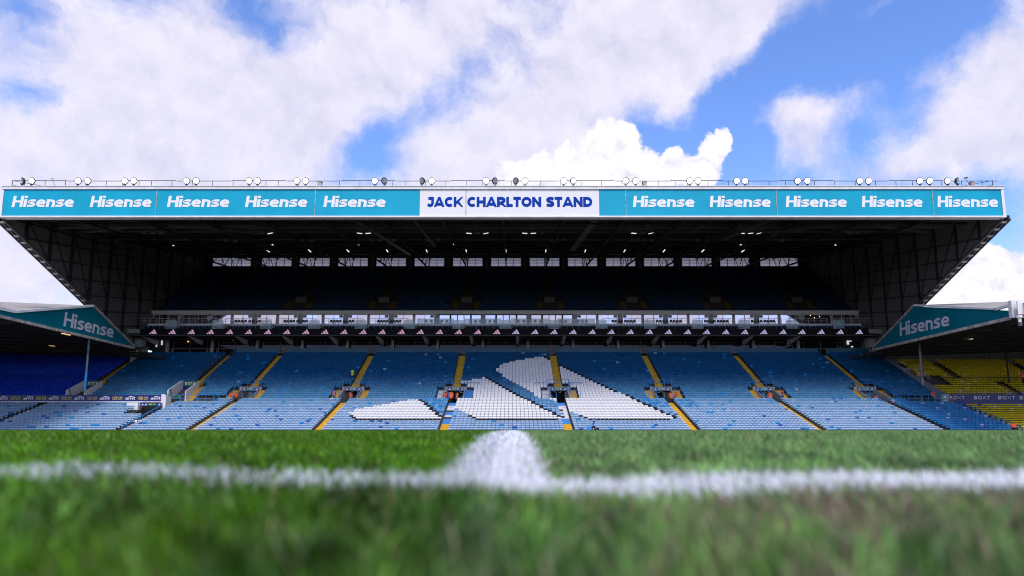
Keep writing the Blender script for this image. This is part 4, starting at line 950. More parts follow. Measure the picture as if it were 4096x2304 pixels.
add_block(YUr, 'yellow_upper', 61.1, 94, 1, fade, lambda x, j: (j >= 8 and abs(x - 66.6) < .75) or (j <= 6 and abs(x - 71.6) < .85) or (j >= 8 and abs(x - 78.5) < .6) or (x < 64.0 and 5 <= j <= 9), 'yellow')
ORD = ['first', 'second', 'third', 'fourth', 'fifth', 'sixth', 'seventh', 'eighth', 'ninth', 'tenth', 'eleventh', 'twelfth']
WHERE = {'lower': 'lower tier', 'middle': 'middle tier', 'corner': 'left corner', 'yellow_lower': 'right corner below banner', 'yellow_upper': 'right corner above banner'}
def tone_word(s):
    if s[4] == 'white': return 'white'
    if s[4] == 'black': return 'black'
    if s[4] == 'yellow': return 'yellow'
    if s[4] == 'royal': return 'royal blue'
    t = s[3]
    if t == AZURE: return 'bright azure'
    if t == COBALT: return 'cobalt blue'
    if t == LILAC: return 'lilac'
    if t == TEAL: return 'teal blue'
    return 'pale blue' if t[0] > .2 else 'mid blue'
rest = {}
for kd in ('blue', 'white', 'black', 'yellow', 'royal'):
    mine = [s for s in seats if s[4] == kd and 0 < proj(s[0], s[1], s[2] + .7)[0] < 4096]; mine.sort(key=lambda s: (s[1], s[0]))
    pick = set(id(s) for s in mine[:300])
    for s in seats:
        if s[4] != kd: continue
        if id(s) in pick:
            x, y, z, tn, _, rn, ri, blk, k = s
            o = link({'blue': 'blue_seat', 'white': 'white_seat', 'black': 'black_seat', 'yellow': 'yellow_seat', 'royal': 'royal_blue_seat'}[kd], seat_mesh(tn)); o.location = (x, y, z)
            if rn == 'lower': lab = f"{tone_word(s)} seat, {ordinal(ri + 1)} row up, {ordinal(k)} from the left in {ORD[blk]} lower block"
            elif rn == 'middle': lab = f"{tone_word(s)} seat, {ordinal(ri + 1)} row above cross walk, {ordinal(k)} from left in {ORD[blk]} block"
            else: lab = f"{tone_word(s)} seat, {WHERE[rn]}, {ordinal(ri + 1)} row up, {ordinal(k)} from its left"
            tag(o, lab, 'seat', {'blue': 'blue seats nearest the pitch', 'white': 'white seats of the seat mosaic', 'black': 'black seats edging the mosaic', 'yellow': 'yellow corner seats', 'royal': 'royal blue corner seats'}[kd])
        else: rest.setdefault(kd, []).append(s)
LBL = {'blue': 'rows of blue plastic seats filling the lower terrace', 'white': 'white seats forming three slanted bars in the terrace', 'black': 'black seats edging the white bars', 'yellow': 'rows of yellow seats in the corner stand', 'royal': 'rows of royal blue seats in the shaded corner'}
for kd, ss in rest.items():
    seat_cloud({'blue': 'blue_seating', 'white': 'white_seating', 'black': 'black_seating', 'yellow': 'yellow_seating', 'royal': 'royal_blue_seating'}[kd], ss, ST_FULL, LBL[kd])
up = []
UPX = [XL + .6] + [-53.4] + AIS + [XR - .6]
for a, c in zip(UPX[:-1], UPX[1:]):
    n = int((c - a - 1.2) / .5)
    for k, (y, z) in enumerate(TR):
        for i in range(n):
            x = a + .6 + (c - a - 1.2) * (i + .5) / n
            if any(abs(x - q) < 2.5 for q in AIS) and 1 <= k <= 6: continue
            up.append((x, y, z, random.choice(SHADE_NAVY if random.random() < .985 else DEEP)))
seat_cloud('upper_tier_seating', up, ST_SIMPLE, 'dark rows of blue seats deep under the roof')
# ---------------------------------------------------------------- signs, rails and boards
def arrow_mark(mb, x, y, z, h):
    mb.add([(x - .02, y, z + h), (x + .02, y, z + h), (x + .02, y, z + h * .4), (x - .02, y, z + h * .4)], [(0, 1, 2, 3)])
    mb.add([(x - .075, y, z + h * .5), (x + .075, y, z + h * .5), (x, y, z)], [(0, 2, 1)])
sign_blue = mat('sign blue', (.01, .03, .28), .4, var=0)
for i, a in enumerate(AIS):
    y, z0, z1 = 99.66, 6.50, 6.90
    mb = MB(); mb.box(a - 1.2, a + 1.2, y, y + .08, z0, z1)
    o = tag(mb.build('exit_sign', sign_blue), f'blue and green illuminated-style exit sign over the {ORD[i]} tunnel mouth from the left'.replace('illuminated-style ', ''), 'sign', 'exit signs over the tunnel mouths')
    g = MB(); g.box(a - .62, a + .62, y - .012, y - .002, z0, z1); g.build('green_panel', sign_green, o)
    t = MB(); put_text(t, 'EXIT', (a - .47, y - .02, z0 + .09), EX, EZ, .56, .22, .2); t.add([(a + .17, y - .02, z0 + .08), (a + .30, y - .02, z0 + .08), (a + .30, y - .02, z0 + .31), (a + .17, y - .02, z0 + .31)], [(0, 1, 2, 3)]); arrow_mark(t, a + .44, y - .02, z0 + .08, .24); t.build('lettering', letter_white, o)
    l = MB(); put_logo(l, (a - 1.13, y - .006, z0 + .05), EX, EZ, .44, .28); put_logo(l, (a + .69, y - .006, z0 + .05), EX, EZ, .44, .28); l.build('logo', letter_white, o)
    # blue tubular rails round the mouth
    r = empty('guard_rail', f'blue tubular guard rails round the {ORD[i]} tunnel mouth from the left', 'railing', 'guard rails round the tunnel mouths', (a, 99.8, 7.02))
    def rl(pts, name='rail', rad=.035):
        m_ = MB(); m_.tube([Vector(p) - Vector((a, 99.8, 7.02)) for p in pts], rad, 5); m_.build(name, rail_blue, r)
    rl([(a - 1.5, 99.9, 8.05), (a + 1.5, 99.9, 8.05)]); rl([(a - 1.5, 99.9, 7.55), (a + 1.5, 99.9, 7.55)])
    for q in (-1.5, -.5, .5, 1.5): rl([(a + q, 99.9, 6.75), (a + q, 99.9, 8.05)], 'post')
    for s in (-1, 1):
        rl([(a + s * 1.5, 99.9, 8.05), (a + s * 1.75, 99.6, 7.7), (a + s * 1.5, 97.2, 6.3), (a + s * 1.5, 95.9, 5.75)])
        rl([(a + s * 1.6, 100.3, 7.7), (a + s * 3.4, 100.3, 7.7), (a + s * 3.4, 100.3, 6.3)]); 
        for q in (2.2, 2.9, 3.4): rl([(a + s * q, 100.3, 6.4), (a + s * q, 100.3, 7.7)], 'post')
        rl([(a + s * .62, 95.2, 5.0), (a + s * .62, 95.2, 5.85), (a + s * .8, 95.4, 6.0), (a + s * 1.5, 97.6, 6.75)]); rl([(a + s * .9, 95.3, 5.1), (a + s * 1.5, 97.4, 6.0)])
        rl([(a + s * 1.6, 95.4, 6.25), (a + s * 2.6, 95.4, 6.25), (a + s * 2.75, 95.4, 6.1), (a + s * 2.75, 95.4, 5.0)]); rl([(a + s * 1.6, 95.4, 5.65), (a + s * 2.75, 95.4, 5.65)]); rl([(a + s * 1.6, 95.4, 5.0), (a + s * 1.6, 95.4, 6.25)], 'post')
# white-walled exits at the left end
def white_exit(x, label):
    o = empty('exit_tunnel', label, 'exit', 'white-walled exits', (x, 98.5, 5))
    for s in (-1, 1):
        mb = MB(); yo = .0
        poly = [(96.6, 4.6), (100.6, 6.4), (100.6, 7.95), (96.6, 6.2)] if s > 0 else [(96.2, 4.6), (100.6, 5.2), (100.6, 8.0), (99.8, 7.9), (96.2, 6.3)]
        mb.prism([(p - 98.5, q - 5) for p, q in poly], 'x', s * 1.15 - .08, s * 1.15 + .08); mb.build('tunnel_wall', white_paint, o)
    mb = MB(); mb.box(-1.07, 1.07, 1.9, 2.0, -.4, 2.95); mb.build('tunnel_back', navy, o)
    mb = MB(); mb.box(-1.02, 1.07, 1.80, 1.88, 2.1, 2.95); g = mb.build('exit_panel', sign_green, o)
    t = MB(); put_text(t, 'EXIT', (-.75, 1.79, 2.33), EX, EZ, 1.0, .4, .2); t.add([(.45, 1.79, 2.33), (.62, 1.79, 2.33), (.62, 1.79, 2.73), (.45, 1.79, 2.73)], [(0, 1, 2, 3)]); t.build('lettering', letter_white, g)
    mb = MB(); mb.tube([(-1.0, -1.9, 1.5), (-.55, -2.0, -.2)], .05, 5); mb.build('hand_rail', black, o)
    return o
white_exit(-47.3, 'white-walled exit with green sign nearer the centre, above the two people in green'); white_exit(-61.6, 'white-walled exit with green sign behind the blue roof pole')
# exit under the blue banner
o = empty('exit_tunnel', 'low black exit under the end of the blue car banner', 'exit', None, (-48.6, 92.5, 2.6))
mb = MB(); mb.box(-1.6, 1.9, .3, .5, -.5, 1.7); mb.build('tunnel_back', black, o)
mb = MB(); mb.box(-3.1, -1.6, -.6, .5, -.6, 1.75); mb.build('tunnel_wall', white_paint, o)
mb = MB(); mb.prism([(1.9, -.4), (2.25, -.4), (2.25, 2.65), (1.9, 2.65)], 'y', -.9, .5); mb.build('tunnel_wall', white_paint, o)
mb = MB(); mb.box(-1.9, 1.9, -.35, -.27, 1.35, 1.68); s_ = mb.build('sign_board', sign_blue, o)
mb = MB(); mb.box(-.4, .75, -.365, -.352, 1.35, 1.68); mb.build('green_panel', sign_green, s_)
t = MB(); put_text(t, 'EXIT', (-.2, -.375, 1.43), EX, EZ, .45, .18, .2); arrow_mark(t, .52, -.375, 1.42, .2)
for q in (-1.75, -1.3, -.85, .95, 1.4): put_logo(t, (q, -.358, 1.4), EX, EZ, .36, .23)
t.build('lettering', letter_white, s_)
# sloping blue handrail of the stair beside it
o = empty('stair_rail', 'long sloping blue handrail on the stair under the car banner', 'railing', None, (-46.6, 81, 0))
mb = MB(); a0, a1 = Vector((.55, .2, .95)), Vector((.55, 9.0, 3.95)); mb.bar(a0, a1, .09, .09); mb.build('top_rail', rail_blue, o)
mb = MB(); mb.bar(a0 - Vector((0, 0, .75)), a1 - Vector((0, 0, .75)), .05); mb.build('lower_rail', rail_blue, o)
for k in range(9):
    q = a0.lerp(a1, k / 8.0); mb = MB(); mb.bar(q - Vector((0, 0, 1.0)), q, .07); mb.build('post', rail_blue, o)
o = empty('stair_rail', 'grey twin handrails up the left-hand yellow stair of the upper rows', 'railing', None, (-46.6, 102, 8))
for dx in (-.75, .75):
    for dz in (.55, 1.0):
        mb = MB(); mb.tube([(dx, 0, dz - .1), (dx, 9.8, 5.0 + dz)], .035, 5); mb.build('rail', steel_grey, o)
    for k in range(8): mb = MB(); mb.bar((dx, k * 1.35, k * .70 - .3), (dx, k * 1.35, k * .70 + .9), .05); mb.build('post', steel_grey, o)
def pen(x0, x1, y, z, label, n):
    o = empty('guard_rail', label, 'railing', None, ((x0 + x1) / 2, y, z)); xm = (x0 + x1) / 2; w = (x1 - x0) / n
    for k in range(n):
        a, c = x0 + w * k + .08 - xm, x0 + w * (k + 1) - .08 - xm; mb = MB(); mb.tube([(a, 0, 0), (a, 0, .95), (a + .15, 0, 1.1), (c - .15, 0, 1.1), (c, 0, .95), (c, 0, 0)], .045, 6); mb.build('hoop', rail_blue, o)
        mb = MB(); mb.bar((a, 0, .55), (c, 0, .55), .05); mb.bar(((a + c) / 2, 0, 0), ((a + c) / 2, 0, 1.1), .05); mb.build('bars', rail_blue, o)
    return o
pen(-48.1, -41.0, 94.3, 4.45, 'blue hooped rail in front of the platform with two people in green', 3); pen(54.6, 60.2, 94.3, 4.45, 'blue hooped rail of the platform by the raking wall', 3)
for x0, x1 in ((-48.3, -40.8), (54.4, 60.3)):
    mb = MB(); mb.box(x0, x1, 94.25, 97.4, 4.2, 4.44); mb.build('platform', mat('orange board', (.45, .22, .06), .7, var=.2), stand)
# right-hand boundary: wall with sloping rail
o = empty('boundary_rail', 'sloping blue rail between the blue seats and the yellow corner seats', 'railing', None, (60.6, 82.0, 0))
a0, a1 = Vector((.1, 0, 1.0)), Vector((.1, 12.3, 4.9)); mb = MB(); mb.bar(a0, a1, .09); mb.build('top_rail', rail_blue, o)
for k in range(9): q = a0.lerp(a1, k / 8.0); mb = MB(); mb.bar(q - Vector((0, 0, 1.3)), q, .08); mb.build('post', rail_blue, o)
mb = MB(); mb.prism([(0, -.3), (12.3, 0), (12.3, 4.1), (0, .35)], 'x', .05, .15); mb.build('side_panel', mat('dark blue panel', (.008, .02, .05), .6, var=0), o)
o = empty('guard_rail', 'thin dark rail across the yellow seats halfway up', 'railing', None, (61.2, 100.6, 7.4))
mb = MB(); mb.bar((0, 0, 1.05), (22, 0, 1.05), .06); mb.build('top_rail', steel_dark, o)
for k in range(12): mb = MB(); mb.bar((k * 1.9, 0, 0), (k * 1.9, 0, 1.05), .05); mb.build('post', steel_dark, o)
o = empty('guard_rail', 'thin blue rail along the top of the dark blue lettered banner', 'railing', None, (61.5, 95.1, 5.2))
mb = MB(); mb.bar((0, 0, .75), (20, 0, .75), .05); mb.build('top_rail', rail_blue, o)
for k in range(11): mb = MB(); mb.bar((k * 1.9, 0, -.2), (k * 1.9, 0, .75), .05); mb.build('post', rail_blue, o)
# banners
z0, z1 = ZV(1605, 93), ZV(1580, 93); xa, xb = -80.0, XY(646, 93, 5)
mb = MB(); mb.box(xa, xb, 93.0, 93.15, z0, z1); o = tag(mb.build('advertising_banner', navy), 'long blue banner with white car logos and yellow slogans above pale seats', 'banner')
mb = MB(); mb.box(xa, xb, 92.95, 93.2, z0 - .14, z0 - .005); mb.build('banner_edge', trim_white, o)
mb = MB(); mb.box(xb, xb + .5, 92.9, 93.3, z0 - 1.0, z1 + .1); mb.build('banner_post', white_paint, o)
slogan = mat('yellow print', (.72, .56, .12), .5, var=0)
for k in range(-1, 8):
    u = 602 - 101.9 * k; xt = XY(u, 93, 5); wd = XY(u + 41, 93, 5) - xt; hz = z1 - z0
    t = MB(); put_text(t, 'amt', (xt, 92.985, z0 + hz * .27), EX, EZ, wd, hz * .46, .22, .05, .06)
    t.add([(xt + wd * .28, 92.985, z0 + hz * .66), (xt + wd * .45, 92.985, z0 + hz * .82), (xt + wd * .66, 92.985, z0 + hz * .84), (xt + wd * .92, 92.985, z0 + hz * .60), (xt + wd * .70, 92.985, z0 + hz * .72), (xt + wd * .5, 92.985, z0 + hz * .72)], [(0, 5, 4, 3, 2, 1)])
    if k >= 0: t.build('car_logo', letter_white, o)
    us = u - 52; xs = XY(us, 93, 5); ws = XY(us + 43.5, 93, 5) - xs
    t = MB(); put_text(t, 'YOUR CAR,', (xs, 92.985, z0 + hz * .52), EX, EZ, ws, hz * .22, .22); put_text(t, 'YOUR WAY', (xs, 92.985, z0 + hz * .24), EX, EZ, ws, hz * .22, .22)
    if k >= 0: t.build('slogan', slogan, o)
YBX = 94.8; z0, z1 = ZV(1613, YBX), ZV(1577, YBX); xa, xb = XY(3796, YBX, 5), 80.0
mb = MB(); mb.box(xa, xb, YBX, YBX + .15, 0.5, z1); o = tag(mb.build('advertising_banner', navy), 'dark blue banner lettered BOXT between the two yellow seat blocks', 'banner')
for k in range(3):
    ua = 3799 + 96.5 * k + (1 if k else 0); ub = ua + 59 + k * 4; t = MB(); put_text(t, 'BOXT', (XY(ua, YBX, 5), YBX - .015, z0 + (z1 - z0) * .43), EX, EZ, XY(ub, YBX, 5) - XY(ua, YBX, 5), (z1 - z0) * .37, .17, 0, .28); t.build('lettering', letter_white, o)
t = MB(); put_text(t, 'BOXT', (XY(4079, YBX, 5), YBX - .015, z0 + (z1 - z0) * .43), EX, EZ, 2.5, (z1 - z0) * .37, .17, 0, .28); t.build('lettering', letter_white, o)
mb = MB(); xa = XY(3769, YBX, 5); xb = XY(3793, YBX, 5); mb.box(xa - .05, xb + .1, YBX + .02, YBX + .2, z0 - 1.0, z1); o = tag(mb.build('first_aid_sign', white_paint), 'pale panel with white cross on light green beside dark blue banner', 'sign')
mb = MB(); mb.box(xa, xb, YBX - .01, YBX + .015, z0 + .45, z1 - .05); mb.build('green_field', mat('mint', (.22, .45, .40), .5, var=0), o)
xm, zm = (xa + xb) / 2, (z0 + .45 + z1 - .05) / 2; mb = MB(); mb.box(xm - .09, xm + .09, YBX - .025, YBX - .015, zm - .27, zm + .27); mb.box(xm - .27, xm + .27, YBX - .03, YBX - .02, zm - .09, zm + .09); mb.build('cross', letter_white, o)
# exit wall in the yellow block
o = empty('exit_tunnel', 'white exit wall among the yellow seats behind the rusty pole', 'exit', None, (62.3, 103.6, 7.0))
q0 = PY(3610, 1530, 104); q1 = PY(3715, 1470, 104); mb = MB(); b_ = Vector((62.3, 103.6, 7.0))
pts = [PY(3612, 1472, 104.5), PY(3672, 1470, 104.5), PY(3722, 1506, 101.5), PY(3722, 1545, 101.5), PY(3640, 1545, 104.5)]
mb.add([p - b_ for p in pts] + [p - b_ + Vector((0, .15, 0)) for p in pts], [(0, 1, 4), (1, 2, 3, 4), (5, 9, 6), (6, 9, 8, 7), (0, 5, 6, 1), (1, 6, 7, 2), (2, 7, 8, 3)]); mb.build('tunnel_wall', wall_pale, o)
mb = MB(); p, r_ = PY(3625, 1489, 104.3), PY(3655, 1481, 104.3); mb.box(p.x - b_.x, r_.x - b_.x, .6, .66, p.z - 7, r_.z - 7); g = mb.build('exit_panel', sign_green, o)
t = MB(); put_text(t, 'EXIT', (p.x - b_.x + .15, .58, p.z - 7 + .06), EX, EZ, .75, .2, .2); t.build('lettering', letter_white, g)
# low black boards along the pitch
x = -66.0; k = 0
while x < 66:
    mb = MB(); mb.box(-3.02, 3.02, -.06, .06, -.1, .60); mb.box(-2.9, -2.7, .06, .5, -.1, .3); mb.box(2.7, 2.9, .06, .5, -.1, .3)
    if k == 0: bm_ = mb.mesh('perimeter_board', led_black); cm_ = MB().box(-.05, .05, -.10, -.062, .10, .42).mesh('clip', trim_white)
    o = tag(link('perimeter_board', bm_), f'low black board at the pitch edge, {ordinal(k + 1)} from the left', 'board', 'black boards along the far touchline'); o.location = (x + 3.05, 79.6 + .02 * (k % 2), 0)
    c_ = link('clip', cm_, o); c_.location = (-2.95, 0, 0)
    x += 6.1; k += 1

# ---------------------------------------------------------------- roof-edge floodlights and railing
lamp_on = mat('lit floodlight glass', (1, 1, 1), .3, var=0, emit=(1, 1, 1, 2.6)); lamp_dim = mat('dim floodlight glass', (.9, .95, 1), .2, var=0, emit=(.9, .95, 1, 1.6)); lamp_off = mat('unlit floodlight glass', (.30, .32, .34), .2, var=.1)
FL = [(81.5, 119, 'od'), (305, 344, 'll'), (493, 529, 'll'), (741, 779, 'll'), (992, 1026, 'll'), (1184, 1219, 'll'), (1497, 1536, 'lo'), (1686, 1725.5, 'ol'), (1944, 1980, 'lo'), (2062, 2100, 'ol'),
      (2255.5, 2294, 'ld'), (2505, 2545, 'dl'), (2762, 2795, 'll'), (2950, 2984, 'll'), (3195, 3234, 'll'), (3444, 3480, 'll'), (3686, 3725, 'll'), (3797, 3837, 'lo')]
FL[0] = (81.5, 119, 'ol')
STW = {'l': 'lit', 'o': 'unlit', 'd': 'dim'}
for i, (ua, ub, stt) in enumerate(FL):
    xa, xb = fx(ua) * 1.005, fx(ub) * 1.005; xm = (xa + xb) / 2; zb = 30.52; yb = YF + .1
    words = 'both lamps lit' if stt == 'll' else (f'left lamp {STW[stt[0]]}, right lamp {STW[stt[1]]}')
    o = empty('floodlight_pair', f'{ordinal(i + 1)} floodlight pair from the left on roof edge, {words}', 'floodlight', 'twin floodlights along the roof edge', (xm, yb, zb))
    mb = MB(); mb.bar((xa - xm - .2, 0, .06), (xb - xm + .2, 0, .06), .22, .12); mb.build('base_bar', steel_dark, o)
    for j, (xx, c) in enumerate(((xa, stt[0]), (xb, stt[1]))):
        yaw = {'l': 0, 'd': .5, 'o': .75}[c] * (1 if j else -1); nrm = Vector((math.sin(yaw), -math.cos(yaw), -.30)).normalized(); cpt = Vector((xx - xm, -.05, .82))
        h = MB(); h.disc(cpt, nrm, .42, 18, .10); h.disc(cpt - nrm * .10, nrm, .33, 14, .16)
        h.bar((xx - xm - .25, 0, .55), (xx - xm - .02, 0, .12), .06); h.bar((xx - xm + .25, 0, .55), (xx - xm + .02, 0, .12), .06); h.bar((xx - xm, 0, .1), (xx - xm, -.02, .5), .12)
        hd = h.build('lamp_head', steel_dark, o)
        g = MB(); g.disc(cpt + nrm * .012, nrm, .345, 18); g.build('lens', {'l': lamp_on, 'd': lamp_dim, 'o': lamp_off}[c], hd)
o = empty('roof_railing', 'thin steel railing along the roof edge behind the floodlights', 'railing', None, (X0, YF + .55, 30.5))
x = fx(20) - X0
while x < fx(4000) - X0:
    mb = MB(); mb.bar((x, 0, 0), (x, 0, 1.05 if True else 0), .05); mb.build('post', steel_dark, o); x += 2.05 + .5 * ((int(x * 7) % 3) - 1)
xs0 = fx(20) - X0
for k in range(18):
    xa = xs0 + k * 6.85; mb = MB(); mb.bar((xa, 0, 1.05 - .05 * (k % 2)), (xa + 6.75, 0, 1.05 - .05 * (k % 2)), .06); mb.build('top_rail', steel_dark, o)
for sgn, xe in ((1, fx(20) - X0), (-1, fx(3998) - X0)):
    mb = MB(); mb.bar((xe, 0, 1.05), (xe + sgn * 3.0, 3.2, 1.3), .05); mb.bar((xe, 0, .5), (xe + sgn * 3.0, 3.2, .7), .05); mb.bar((xe, 0, 0), (xe, 0, 1.05), .06); mb.build('end_return', steel_dark, o)
for u, nm in ((185, 'white security camera on a thin stalk at the roof edge, near the left end'), (3885, 'small camera cluster on the roof edge beside the right end cowl')):
    o = empty('roof_camera', nm, 'camera', None, (fx(u), YF + .3, 30.5)); mb = MB(); mb.tube([(.55, 0, 0), (.05, 0, 1.2)], .025, 5); mb.build('stalk', steel_grey, o)
    mb = MB(); mb.bar((-.2, -.1, 1.25), (.25, .05, 1.36), .16, .14); mb.build('housing', white_paint if u < 1000 else steel_dark, o)
# hanging cables by the right roof edge
pts = []; a0, a1 = PY(3900, 994, 90), PY(3704, 1197, 101)
mb = MB()
for off in (0, .5):
    pts = [a0.lerp(a1, t / 10.0) + Vector((.9 + off, 0, -1)) * (.35 + off * .6) * math.sin(math.pi * t / 10.0) for t in range(11)]; mb.tube(pts, .014, 4)
tag(mb.build('hanging_cable', steel_dark), 'two slack cables hanging from the right raking roof edge against the sky', 'cable')
q = P(4081, 1300, 71); o = empty('dome_camera', 'white dome security camera hanging at the far right roof', 'camera', None, q)
mb = MB(); mb.tube([(0, 0, 1.0), (0, 0, .75)], .28, 12); mb.tube([(0, 0, .75), (0, 0, .3)], .16, 10); mb.build('housing', white_paint, o); mb = MB(); mb.tube([(0, 0, .3), (0, 0, .1), (0, 0, -.1)], .2, 12); mb.build('dome', steel_grey, o)

# ---------------------------------------------------------------- suite balconies: rails, screens and chairs
NUMW = {'50': 'fifty', '49': 'forty-nine', '48': 'forty-eight', '47': 'forty-seven', '46': 'forty-six', '45': 'forty-five', '44': 'forty-four', '43': 'forty-three', '42': 'forty-two', '41': 'forty-one', '40': 'forty', '39': 'thirty-nine', '38': 'thirty-eight', '37': 'thirty-seven', '36': 'thirty-six', '35': 'thirty-five', '34': 'thirty-four', '33': 'thirty-three', '32': 'thirty-two', '31': 'thirty-one', '30': 'thirty', '29': 'twenty-nine', None: 'twenty-eight', '27': 'twenty-seven'}
def chair_mesh(name, m):
    mb = MB(); mb.prism([(-.2, .42), (.2, .42), (.225, .8), (.17, .88), (-.17, .88), (-.225, .8)], 'y', .0, .05); mb.box(-.21, .21, -.38, .0, .38, .45)
    mb.box(-.24, -.20, -.38, .05, .55, .60); mb.box(.20, .24, -.38, .05, .55, .60)
    for x in (-.19, .19):
        for y in (-.33, .02): mb.box(x - .02, x + .02, y - .02, y + .02, 0, .38)
    return mb.mesh(name, m)
ch_b = chair_mesh('balcony_chair', mat('black chair vinyl', (.012, .012, .015), .5, var=0)); ch_g = chair_mesh('balcony_chair', mat('grey chair vinyl', (.20, .20, .23), .5, var=0))
rail_w = mat('white rail paint', (.62, .6, .62), .5, var=0)
def balcony(u0, u1):
    x0, x1 = u2x(u0, Ybal, 19), u2x(u1, Ybal, 19); mb = MB(); n = max(2, int((x1 - x0) / 1.0))
    for k in range(n + 1):
        x = x0 + (x1 - x0) * k / n; mb.bar((x, Ybal, 18.6), (x, Ybal, 19.5), .055)
    for z in (19.08, 19.5): mb.bar((x0, Ybal, z), (x1, Ybal, z), .055); mb.bar((x0, Ybal, z), (x0 - .3, Ybal + 1.0, z), .05); mb.bar((x1, Ybal, z), (x1 + .3, Ybal + 1.0, z), .05)
    mb.build('balcony_rail', rail_w, stand)
def chairs(u0, u1, n, me, what, group):
    for k in range(n):
        x = u2x(u0 + (u1 - u0) * (k + .5) / n, Ybal + 1, 19); c = link('balcony_chair', me); c.location = (x, Ybal + 1.0, 18.6)
        tag(c, what.format(ordinal(k + 1)), 'chair', group)
balcony(552, 700); balcony(728, 888)
BAL = [(902, 1071, '47', '46'), (1103, 1256, '45', '44'), (1288, 1443, '43', '42'), (1477, 1630, '41', '40')]
BALR = [(2415, 2568, '37', '36'), (2590, 2755, '35', '34'), (2785, 2940, '33', '32'), (2972, 3126, '31', '30'), (3156, 3310, '29', None), (3340, 3484, '27', '27')]
for (a, c, n0, n1) in BAL + BALR:
    balcony(a, c)
    if n0 == n1: continue
    w = c - a; g0 = (a + w * .20, a + w * .51); g1 = (a + w * .53, a + w * .84)
    chairs(*g0, 4, ch_b, 'black balcony chair, {} from left, of the left cluster below suite ' + NUMW[n0], 'black chairs on the suite balconies'); chairs(*g1, 4, ch_b, 'black balcony chair, {} from left, of the right cluster below suite ' + NUMW[n1], 'black chairs on the suite balconies')
chairs(660, 700, 3, ch_b, 'black balcony chair, {} from left, below suite fifty', 'black chairs on the suite balconies'); chairs(790, 880, 6, ch_b, 'black balcony chair, {} from left, below suites forty-nine and forty-eight', 'black chairs on the suite balconies')
for i, (a, c, g0, g1, n) in enumerate(((1667, 1816, 1694, 1798, 5), (1855, 2004, 1874, 1988, 6), (2043, 2193, 2062, 2174, 5), (2230, 2380, 2233, 2272, 2))):
    x0, x1 = u2x(a, Ybal, 19), u2x(c, Ybal, 19); mb = MB(); mb.box(x0, x1, Ybal - .02, Ybal + .02, 18.6, 19.5); mb.build('glass_screen', glass_clear, stand)
    chairs(g0, g1, n, ch_g, 'grey balcony chair, {} from left, behind the ' + ORD[i] + ' clear glass screen', 'grey chairs behind the glass screens')
chairs(2305, 2353, 3, ch_g, 'grey balcony chair, {} from left, in the right cluster behind the fourth glass screen', 'grey chairs behind the glass screens')
for u in (683, 872, 1064, 1256, 1443, 1638, 1832, 2022, 2214, 2406, 2599, 2790, 2976, 3167, 3355):
    x = XY(u, 111.6, 18); mb = MB(); mb.prism([(x - .95, 17.25), (x + .95, 17.25), (x + .95, 18.75), (x + .7, 18.95), (x - .7, 18.95), (x - .95, 18.75)], 'y', 111.55, 111.6); mb.build('stair_screen', glass_clear, stand)
    mb = MB(); mb.box(x + .35, x + 1.2, 112.0, 113.3, 17.3, 18.1); mb.build('balcony_steps', mat('tan steps', (.34, .26, .12), .8, var=.1), stand)
bt = np.array([(0, 0, 0)]); bank = []
xx = lx0 + .5
while xx < lx1 - .5:
    bank.append((xx, 111.75, 17.0 - .18, (.012, .012, .016))); bank.append((xx, 112.6, 17.35, (.012, .012, .016))); xx += .52
seat_cloud('balcony_seating', bank, ST_SIMPLE, 'dark seats packed along the balcony above the logo board')

